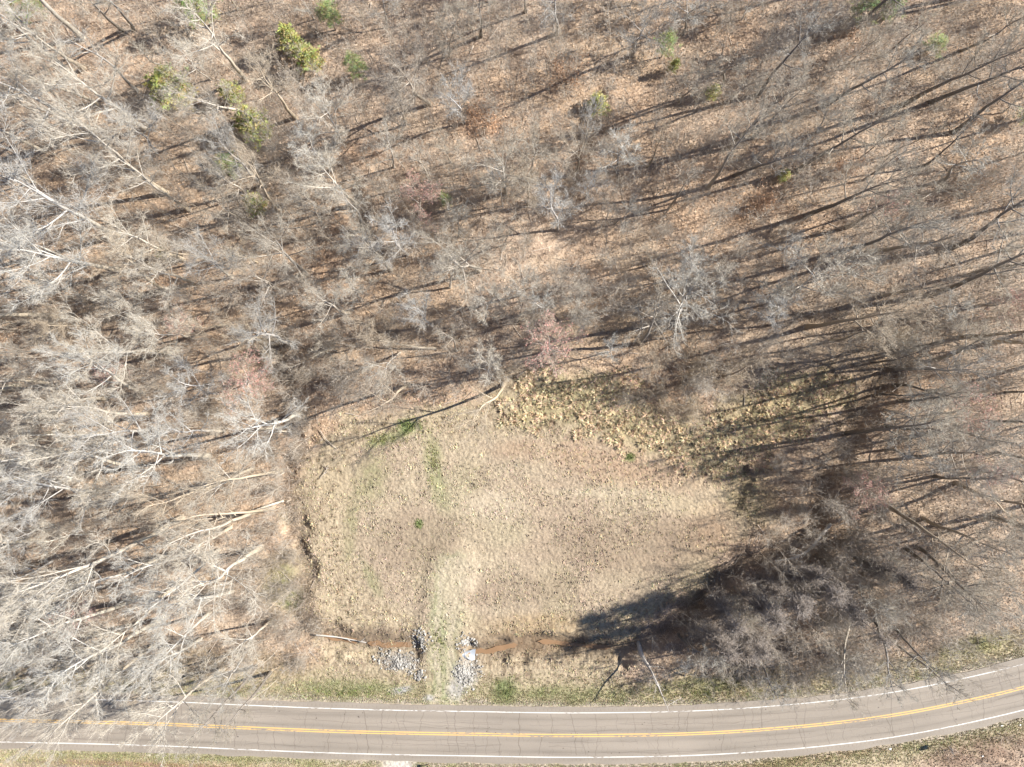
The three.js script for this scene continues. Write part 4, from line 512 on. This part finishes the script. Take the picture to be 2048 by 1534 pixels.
{ // tall bent tussocks along the clearing's upper right side and creek banks
  setSeed(8301); const l = [], x0 = at(560, 0).x, x1 = at(1700, 0).x, z0 = at(0, 730).z, z1 = at(0, 1330).z; let n = 0;
  while (l.length < 2700 && n++ < 400000) { const x = rr(x0, x1), z = rr(z0, z1), inT = sd(tussockStrip, x, z) + (noise(x / 2, z / 2) - 0.5) * 4, edge = sdField(x, z), rim = edge > -1 && edge < 6.5 && z > at(0, 780).z && sd(mown, x, z) < -0.5; if (!(inT > 0 || (rim && rnd() < 0.25)) || polyDist(roadPl, x, z) < 9 || polyDist(drive, x, z) < 4) continue; const c = smoothCol(x, z), small = inT > 0 ? 1 : 0.55, k = inT > 0 ? rr(1.0, 2.3) : rr(0.8, 1.35), g = rr(-0.03, 0.06); l.push([x, height(x, z), z, rr(-0.4, 0.4), rr(0, 6.28), rr(-0.4, 0.4), (0.35 + 1.3 * Math.pow(rnd(), 1.6)) * small, rr(0.3, 1.1) * small, [lerp(c[0], 0.34, 0.6) * k, lerp(c[1], 0.268, 0.6) * k, lerp(c[2], 0.175, 0.6) * k * (1 - g)]]); }
  scatter('tussock_grass', 'tall bent straw tussocks bordering the mown clearing', 'tall grass', [tuft(31, 34, 0.6, 0.5, 0.03), tuft(32, 30, 0.8, 0.4, 0.032), tuft(33, 38, 0.7, 0.36, 0.03), tuft(34, 26, 0.45, 0.55, 0.03)], plainTwoSided, l);
}
{ // verge grass on both sides of the road
  setSeed(8401); const l = [];
  while (l.length < 26000) { const fi = rnd() * (ROAD_N - 1), i = fi | 0, p = roadPts[i].clone().lerp(roadPts[i + 1], fi - i), nn = roadNor[i], side = rnd() < 0.55 ? -1 : 1, o = side * (HALF + rr(0.05, 1) * rr(0.2, 1) * 5.2), x = p.x + nn.x * o, z = p.z + nn.z * o; if (!inFrame(x, z)) continue; if (polyDist(drive, x, z) < 2.6 && rnd() > 0.3) continue; if (polyDist(apron, x, z) < 2.4) continue; const c = smoothCol(x, z), k = rr(0.95, 1.75), g = rnd() * 0.8; l.push([x, height(x, z), z, rr(-0.2, 0.2), rr(0, 6.28), rr(-0.2, 0.2), rr(0.6, 1.1), rr(0.5, 1), [lerp(c[0], 0.2, g * 0.5) * k, lerp(c[1], 0.23, g * 0.5) * k, lerp(c[2], 0.09, g * 0.5) * k]]); }
  scatter('verge_grass', 'short green and straw grass along both road edges', 'grass', [tuft(41, 12, 0.22, 0.11, 0.035), tuft(42, 10, 0.18, 0.14, 0.035)], plainTwoSided, l);
}
{ // fresh green weeds in patches
  setSeed(8501); const l = [];
  for (const [px, py, rx, ry, n, c] of [[818, 853, 30, 18, 300, [0.19, 0.27, 0.08]], [868, 925, 17, 60, 130, [0.22, 0.26, 0.1]], [775, 878, 40, 10, 220, [0.27, 0.3, 0.12]], [838, 1048, 8, 8, 60, [0.15, 0.27, 0.06]], [1260, 915, 10, 8, 60, [0.1, 0.2, 0.04]], [1010, 1375, 24, 22, 240, [0.18, 0.22, 0.08]], [590, 1205, 24, 30, 160, [0.1, 0.17, 0.04]], [700, 1385, 110, 10, 360, [0.15, 0.24, 0.05]], [1420, 1385, 120, 14, 360, [0.14, 0.21, 0.05]], [880, 1275, 20, 60, 90, [0.2, 0.26, 0.09]]]) for (let k = 0; k < n; k++) { const a = rr(0, 6.28), r = Math.abs(rr(-1, 1) + rr(-1, 1)) * 0.75, p = at(px + Math.cos(a) * r * rx, py + Math.sin(a) * r * ry), kk = rr(0.7, 1.5); if (noise(p.x / 0.9, p.z / 0.9) < 0.4) continue; const gc = smoothCol(p.x, p.z), mx = rr(0.3, 0.9); l.push([p.x, height(p.x, p.z), p.z, rr(-0.2, 0.2), rr(0, 6.28), rr(-0.2, 0.2), rr(0.6, 1.3), rr(0.5, 1), c.map((v, q) => lerp(v, gc[q], mx) * kk)]); }
  scatter('green_weeds', 'fresh green weeds in patches on the clearing and verge', 'weeds', [tuft(51, 12, 0.24, 0.14, 0.05), tuft(52, 10, 0.2, 0.18, 0.045)], plainTwoSided, l);
}

// ---------------------------------------------------------------- logs, snag, culvert, rip-rap, sign, mailbox, litter
console.log('stage objects');
const barkCol = (a, b, f = 5) => (t) => { const k = 0.8 + 0.4 * noise(t * 40, f); return [0, 1, 2].map((i) => lerp(a[i], b[i], t) * k); };
function log(name, label, pts, r0, r1, ca, cb, branches = 0, lift = 0) {
  const g = thing(name, label, 'log', null, 'fallen logs'); const P3 = pts.map(([x, y, h]) => { const p = ground(x, y); p.y += (h ?? 0) + r0 * 0.6 + lift; return p; }); const o = P3[0].clone(); g.position.copy(o);
  const cv = new THREE.CatmullRomCurve3(P3.map((p) => p.clone().sub(o))), n = 14, sp = cv.getPoints(n).map((p) => [p.x, p.y, p.z]), G = new Geo(); setSeed(pts[0][0] * 7);
  G.tube(sp, Array.from({ length: n + 1 }, (_, k) => lerp(r0, r1, k / n) * rr(0.9, 1.1)), 9, barkCol(ca, cb), false);
  const end = new THREE.CircleGeometry(r0, 9), d = dirAt(sp, 0); end.lookAt(new THREE.Vector3(-d[0], -d[1], -d[2])); end.translate(...sp[0]);
  part('trunk', G.build(), plainMat, g); part('cut_end', end, std([0.5, 0.4, 0.28], 0.9), g);
  for (let k = 0; k < branches; k++) { const B = new Geo(), q = along(sp, rr(0.4, 0.95)), bp = shoot(q, norm(turn(dirAt(sp, 0.6), rr(0.5, 0.9), rr(0, 6.28))), rr(1, 2.5), 4, 0.25, 0.03); B.tube(bp, taper(5, r1 * 0.8 + 0.02, 0.01), 4, cb); part('branch', B.build(), plainMat, g); }
  return g;
}
log('fallen_log', 'long whitish curved log lying across the shaded creek', [[1655, 1045, 0.5], [1635, 1066, 0.8], [1610, 1095, 0.9], [1580, 1112, 0.7], [1545, 1119, 0.4]], 0.28, 0.12, [0.5, 0.46, 0.4], [0.55, 0.52, 0.47], 4, 0.4);
log('fallen_log', 'pale log ending at the creek jam, upper one of the pair', [[583, 853, 0.3], [550, 856, 0.5], [520, 857, 0.6]], 0.24, 0.18, [0.6, 0.52, 0.4], [0.5, 0.44, 0.34], 1, 0.3);
log('fallen_log', 'thin split log just below the pale creek jam log', [[584, 864, 0.3], [565, 862, 0.4], [548, 865, 0.4]], 0.13, 0.09, [0.62, 0.54, 0.42], [0.5, 0.44, 0.34], 0, 0.3);
log('fallen_log', 'grey leaning log end beside the creek below the jam', [[571, 1000, 0.4], [545, 1008, 0.6], [505, 1022, 1]], 0.2, 0.13, [0.52, 0.46, 0.37], [0.48, 0.43, 0.36], 1, 0.2);
log('fallen_log', 'weathered grey log along the orange trickle', [[636, 1266, 0.3], [680, 1270, 0.4], [735, 1281, 0.3]], 0.14, 0.07, [0.4, 0.37, 0.33], [0.42, 0.39, 0.35], 3, 0.5);
log('fallen_log', 'thin grey pole slanting over the creek jam', [[565, 826, 0.3], [585, 812, 0.8], [602, 798, 1.2]], 0.07, 0.05, [0.42, 0.38, 0.33], [0.45, 0.41, 0.36], 0, 0.3);
log('fallen_log', 'dark fallen pole on the field edge right of the jam', [[640, 860, 0.1], [655, 880, 0.2], [674, 897, 0.1]], 0.06, 0.04, [0.33, 0.28, 0.23], [0.38, 0.33, 0.28], 2, 0.1);
log('fallen_log', 'forked fallen branch on the pale grass below the jam', [[640, 958, 0.1], [650, 945, 0.2], [658, 930, 0.1]], 0.06, 0.04, [0.33, 0.28, 0.23], [0.38, 0.33, 0.28], 3, 0.1);
log('fallen_log', 'slim pale pole lying over the paler wood right of the pink bush', [[1862, 1112, 0.4], [1872, 1090, 0.6], [1880, 1076, 0.5]], 0.1, 0.08, [0.6, 0.55, 0.47], [0.6, 0.55, 0.47], 0, 0.2);
log('fallen_log', 'broken timber in the wooded gully left of centre', [[700, 395, 0.4], [716, 412, 0.6], [735, 428, 0.4]], 0.15, 0.1, [0.4, 0.34, 0.27], [0.42, 0.37, 0.3], 2, 0.5);
setSeed(17);
for (let k = 0; k < 12; k++) { const y = 800 + k * 18, x = 576 + rr(-10, 14); log('driftwood', ['grey', 'brown', 'pale'][k % 3] + ' driftwood stick in the left creek, ' + ordinals[k] + ' down from the creek head', [[x, y, 0.1], [x + rr(-12, 12), y + rr(-8, 8), 0.3], [x + rr(-24, 24), y + rr(-14, 14), 0.4]], rr(0.05, 0.11), 0.04, k % 3 === 2 ? [0.5, 0.44, 0.35] : [0.3, 0.25, 0.2], [0.36, 0.31, 0.26], 1, 0.5).userData.group = 'driftwood in the creek'; }
{ // the broken snag leaning to the road
  const b = ground(1276, 1284), mid = at(1304, 1345, b.y + 5), top = at(1338, 1424, b.y + 9.5), g = thing('dead_snag', 'broken dead snag leaning from the ditch toward the road', 'snag', b); setSeed(71);
  const lp = [new THREE.Vector3(0, -0.4, 0), mid.clone().sub(b).multiplyScalar(0.5).add(new THREE.Vector3(-0.3, 0, 0.1)), mid.clone().sub(b), top.clone().sub(b)], sp = new THREE.CatmullRomCurve3(lp).getPoints(12).map((p) => [p.x, p.y, p.z]), G = new Geo();
  G.tube(sp, Array.from({ length: 13 }, (_, k) => (k < 7 ? lerp(0.36, 0.27, k / 7) : lerp(0.17, 0.03, (k - 7) / 5)) * rr(0.92, 1.08)), 9, barkCol([0.44, 0.41, 0.37], [0.4, 0.37, 0.34]), false); part('trunk', G.build(), plainMat, g);
  for (let k = 0; k < 8; k++) { const B = new Geo(), q = along(sp, rr(0.5, 0.98)), bp = shoot(q, norm([rr(-0.6, 1), rr(-0.2, 0.8), rr(-0.5, 1)]), rr(1, 3), 4, 0.3, 0.02); B.tube(bp, taper(5, 0.05, 0.01), 4, [0.45, 0.42, 0.38]); for (let f = 0; f < 4; f++) { const tw = shoot(along(bp, rr(0.3, 1)), norm([rr(-1, 1), rr(-0.3, 0.8), rr(-1, 1)]), rr(0.4, 1), 2, 0.3, 0); B.tube(tw, [0.02, 0.014, 0.005], 3, [0.45, 0.42, 0.38]); } part('branch', B.build(), plainMat, g); }
}
{ // two hairy, vine-wrapped leaning stems in the thicket
  for (const [b0, t0, h, label] of [[[1615, 1138], [1775, 1285], 15, 'long vine-wrapped tree leaning out of the dark thicket'], [[1425, 1195], [1505, 1275], 17, 'vine-wrapped tree nearest the black shadow tip on the field'], [[1470, 1175], [1560, 1245], 17, 'second vine-wrapped tree in from the field shadow'], [[1515, 1150], [1612, 1222], 17, 'vine-wrapped tree directly above the pale bush'], [[1570, 1125], [1680, 1195], 16, 'vine-wrapped tree rising where the creek log ends'], [[1450, 1230], [1530, 1310], 14, 'vine-wrapped tree between the stream and the pale bush'], [[1395, 1235], [1462, 1310], 15, 'vine-wrapped tree over the shaded stream left of the thickets'], [[1430, 1265], [1500, 1340], 13, 'vine-wrapped tree closest to the broken snag'], [[1708, 1104], [1830, 1165], 12, 'shorter vine-wrapped tree right of the creek log']]) {
    const b = ground(...b0), top = at(...t0, b.y + h).sub(b), g = thing('vine_wrapped_tree', label, 'vine tree', b, 'vine-wrapped trees'); setSeed(b0[0]);
    const sp = new THREE.CatmullRomCurve3([new THREE.Vector3(0, -0.4, 0), top.clone().multiplyScalar(0.3).add(new THREE.Vector3(rr(-0.8, 0.8), 0, rr(-0.8, 0.8))), top.clone().multiplyScalar(0.65).add(new THREE.Vector3(rr(-1, 1), 0.3, rr(-1, 1))), top]).getPoints(10).map((p) => [p.x, p.y, p.z]), G = new Geo(), V = new Geo(); G.tube(sp, taper(11, 0.22, 0.04), 7, [0.27, 0.23, 0.19]); part('trunk', G.build(), plainMat, g);
    const clumps = Array.from({ length: 11 }, (_, i) => [rr(0.15, 1), rr(0.5, 1.5), rr(-1, 1), rr(-0.6, 0.6), rr(-1, 1)]);
    for (let k = 0; k < 1150; k++) { const cl = clumps[(rnd() * 11) | 0], t = clamp(cl[0] + rr(-0.06, 0.06), 0.05, 1), q = along(sp, t).map((v, i) => v + cl[2 + i] * cl[1] * rnd()), d = norm([rr(-1, 1), rr(-0.5, 0.9), rr(-1, 1)]), tw = shoot(q, d, rr(0.4, 2.4), 2, 0.4, -0.05), k2 = rr(0.6, 1.1), cv = [0.25 * k2, 0.215 * k2, 0.185 * k2]; V.tube(tw, [0.022, 0.017, 0.004], 3, cv); for (let f = 0; f < 3; f++) { const qq = along(tw, rnd()), dd = norm([rr(-1, 1), rr(-1, 0.6), rr(-1, 1)]), l = rr(0.3, 0.8); V.sliver(qq, [qq[0] + dd[0] * l, qq[1] + dd[1] * l, qq[2] + dd[2] * l], 0.024, cv); } }
    const m = part('vines', V.build(), plainMat, g); m.userData.kind = 'stuff';
  }
}
{ // culvert: corrugated pipe with two flared metal ends under the driveway
  const a = at(846, 1301), b = at(934, 1311), c = a.clone().add(b).multiplyScalar(0.5), y = -1.0, L = a.distanceTo(b) - 0.6, R = 0.56, g = thing('culvert', 'grey metal culvert passing under the grassy driveway', 'culvert', new THREE.Vector3(c.x, y, c.z)); g.rotation.y = -Math.atan2(b.z - a.z, b.x - a.x);
  const steel = std([0.52, 0.56, 0.6], 0.42, { metalness: 0.55, side: THREE.DoubleSide });
  const prof = []; for (let k = 0; k <= 80; k++) prof.push(new THREE.Vector2(R + Math.sin(k * 1.57) * 0.02, (k / 80 - 0.5) * L)); const pipe = new THREE.LatheGeometry(prof, 24); pipe.rotateZ(Math.PI / 2); pipe.translate(0, R, 0); part('pipe', pipe, steel, g);
  for (const s of [-1, 1]) { // an apron that opens outwards: floor and rising side wings
    const pos = [], idx = [], n = 16, m = 5; for (let j = 0; j <= m; j++) for (let k = 0; k <= n; k++) { const f = j / m, open = lerp(1, 0.3, f), A = Math.PI * (1.5 + (k / n - 0.5) * 2 * open), w = lerp(R, R * 1.75, f); pos.push(s * (L / 2 + f * 1.5), R + Math.sin(A) * lerp(R, R * 1.02, f), Math.cos(A) * w); } for (let j = 0; j < m; j++) for (let k = 0; k < n; k++) { const q = j * (n + 1) + k; idx.push(q, q + 1, q + n + 1, q + 1, q + n + 2, q + n + 1); }
    const G = new THREE.BufferGeometry(); G.setAttribute('position', new THREE.Float32BufferAttribute(pos, 3)); G.setIndex(idx); G.computeVertexNormals(); const e = part('end_section', G, steel, g);
    const rim = new THREE.TorusGeometry(R + 0.03, 0.03, 6, 28); rim.rotateY(Math.PI / 2); rim.translate(s * L / 2, R, 0); part('rim', rim, steel, e);
  }
}
{ // rip-rap around the culvert ends
  const stone = (seed) => { setSeed(seed); const g = new THREE.IcosahedronGeometry(0.5, 1), p = g.attributes.position; for (let i = 0; i < p.count; i++) { const x = p.getX(i), y = p.getY(i), z = p.getZ(i), k = 0.7 + 0.6 * noise(x * 2.2 + seed * 7 + 20, y * 2.2 + z * 3 + 20); p.setXYZ(i, x * k, y * k * 0.7, z * k * 0.85); } g.computeVertexNormals(); return g; };
  const stones = [stone(1), stone(2), stone(3)], rock = std([1, 1, 1], 0.9, { flatShading: true });
  for (const [px, py, rx, ry, turnA, n, label] of [[798, 1324, 46, 19, 0.15, 420, 'pale rip-rap stones left of the culvert mouth'], [836, 1350, 16, 14, 0, 90, 'few white stones below the culvert mouth'], [838, 1276, 20, 20, 0, 170, 'grey stones above the dark culvert mouth'], [932, 1284, 20, 16, 0, 150, 'pale stones above the metal culvert end'], [935, 1345, 26, 28, 0.3, 330, 'white rip-rap stones below the metal culvert end']]) {
    setSeed(px * 3 + py); const l = []; for (let k = 0; k < n; k++) { const a = rr(0, 6.28), r = Math.abs(rr(-1, 1) + rr(-1, 1)) * 0.72, u = Math.cos(a) * r * rx, v = Math.sin(a) * r * ry, p = at(px + u * Math.cos(turnA) - v * Math.sin(turnA), py + u * Math.sin(turnA) + v * Math.cos(turnA)), k2 = rr(0.15, 0.36), s = 0.12 + 0.36 * Math.pow(rnd(), 2); l.push([p.x, height(p.x, p.z) + s * 0.12, p.z, rr(-0.5, 0.5), rr(0, 6.28), rr(-0.5, 0.5), s, s, [k2, k2 * 0.95, k2 * 0.86]]); }
    scatter(numbered('riprap_stones'), label, 'stones', stones, rock, l);
  }
}
const metal = std([0.42, 0.43, 0.44], 0.5, { metalness: 0.7 }), wood = std([0.26, 0.17, 0.1], 0.9);
{ // road sign seen nearly from above: thin panel square to the road
  const b = ground(1885, 1487), g = thing('road_sign', 'small roadside sign on a brown post below the road curve', 'sign', b); g.rotation.y = 0.28; g.rotation.z = 0.02;
  const post = new THREE.ExtrudeGeometry(new THREE.Shape([[-0.04, -0.02], [-0.025, -0.02], [-0.015, 0.02], [0.015, 0.02], [0.025, -0.02], [0.04, -0.02], [0.04, -0.012], [0.03, -0.01], [0.02, 0.03], [-0.02, 0.03], [-0.03, -0.01], [-0.04, -0.012]].map(([x, y]) => new THREE.Vector2(x, y))), { depth: 3.0, bevelEnabled: false }); post.rotateX(-Math.PI / 2); post.rotateY(Math.PI / 2); post.translate(0.03, -0.4, 0); part('post', post, std([0.3, 0.17, 0.08], 0.8), g);
  const sh = new THREE.Shape(); const W = 0.38, H = 0.46, r = 0.06; sh.moveTo(-W + r, -H); sh.lineTo(W - r, -H); sh.quadraticCurveTo(W, -H, W, -H + r); sh.lineTo(W, H - r); sh.quadraticCurveTo(W, H, W - r, H); sh.lineTo(-W + r, H); sh.quadraticCurveTo(-W, H, -W, H - r); sh.lineTo(-W, -H + r); sh.quadraticCurveTo(-W, -H, -W + r, -H);
  const pan = new THREE.ExtrudeGeometry(sh, { depth: 0.004, bevelEnabled: false }); pan.rotateY(Math.PI / 2); pan.translate(0.072, 2.1, 0); part('panel', pan, std([0.7, 0.7, 0.68], 0.5), g);
  for (const y of [1.85, 2.35]) { const bo = new THREE.CylinderGeometry(0.012, 0.012, 0.05, 8); bo.rotateZ(Math.PI / 2); bo.translate(0.08, y, 0); part('bolt', bo, metal, g); }
}
{ // mailbox by the gravel apron
  const b = ground(857, 1528), g = thing('mailbox', 'dark mailbox on a post beside the pale gravel apron', 'mailbox', b);
  const post = new THREE.BoxGeometry(0.1, 1.35, 0.1); post.translate(0, 0.375, 0); part('post', post, wood, g);
  const sh = new THREE.Shape(); sh.moveTo(-0.1, 0); sh.lineTo(0.1, 0); sh.lineTo(0.1, 0.14); sh.absarc(0, 0.14, 0.1, 0, Math.PI, false); sh.lineTo(-0.1, 0); const box = new THREE.ExtrudeGeometry(sh, { depth: 0.5, bevelEnabled: true, bevelSize: 0.008, bevelThickness: 0.008, bevelSegments: 1 }); box.translate(0, 1.07, -0.25); part('box', box, std([0.03, 0.045, 0.035], 0.5), g);
  const door = new THREE.ExtrudeGeometry(sh, { depth: 0.012, bevelEnabled: false }); door.scale(1.05, 1.04, 1); door.translate(0, 1.068, -0.275); part('door', door, std([0.04, 0.055, 0.045], 0.5), g);
  const flag = new THREE.BoxGeometry(0.012, 0.05, 0.16); flag.translate(0.116, 1.2, 0.02); part('flag', flag, std([0.45, 0.05, 0.04], 0.6), g);
}
for (const [px, py, s, label] of [[1780, 1498, 0.34, 'crumpled white litter on the verge left of the sign'], [2003, 1451, 0.42, 'flat white litter on the verge right of the sign'], [2040, 1450, 0.3, 'round white litter scrap at the right edge'], [1965, 1512, 0.26, 'small white litter scrap in brown weeds below the sign']]) {
  const b = ground(px, py), g = new THREE.IcosahedronGeometry(0.5, 2), p = g.attributes.position; for (let i = 0; i < p.count; i++) { const x = p.getX(i), y = p.getY(i), z = p.getZ(i), k = 0.65 + 0.7 * noise(x * 4 + px, z * 4 + y * 3 + 9); p.setXYZ(i, x * k, y * k * 0.4, z * k * (px === 2003 ? 0.35 : 0.8)); } g.computeVertexNormals(); const m = shade(new THREE.Mesh(g, std([0.75, 0.74, 0.71], 0.7))); m.name = numbered('litter_scrap'); m.scale.setScalar(s); m.position.copy(b).y += s * 0.15; tag(m, label, 'litter', 'white litter on the verge'); scene.add(m);
}
{ let n = 0, ni = 0; scene.traverse((o) => { if (o.isInstancedMesh) ni += o.count; else if (o.isMesh && o.geometry.index) n += o.geometry.index.count / 3; }); console.log('triangles', n, 'instances', ni); }
renderer.render(scene, camera);
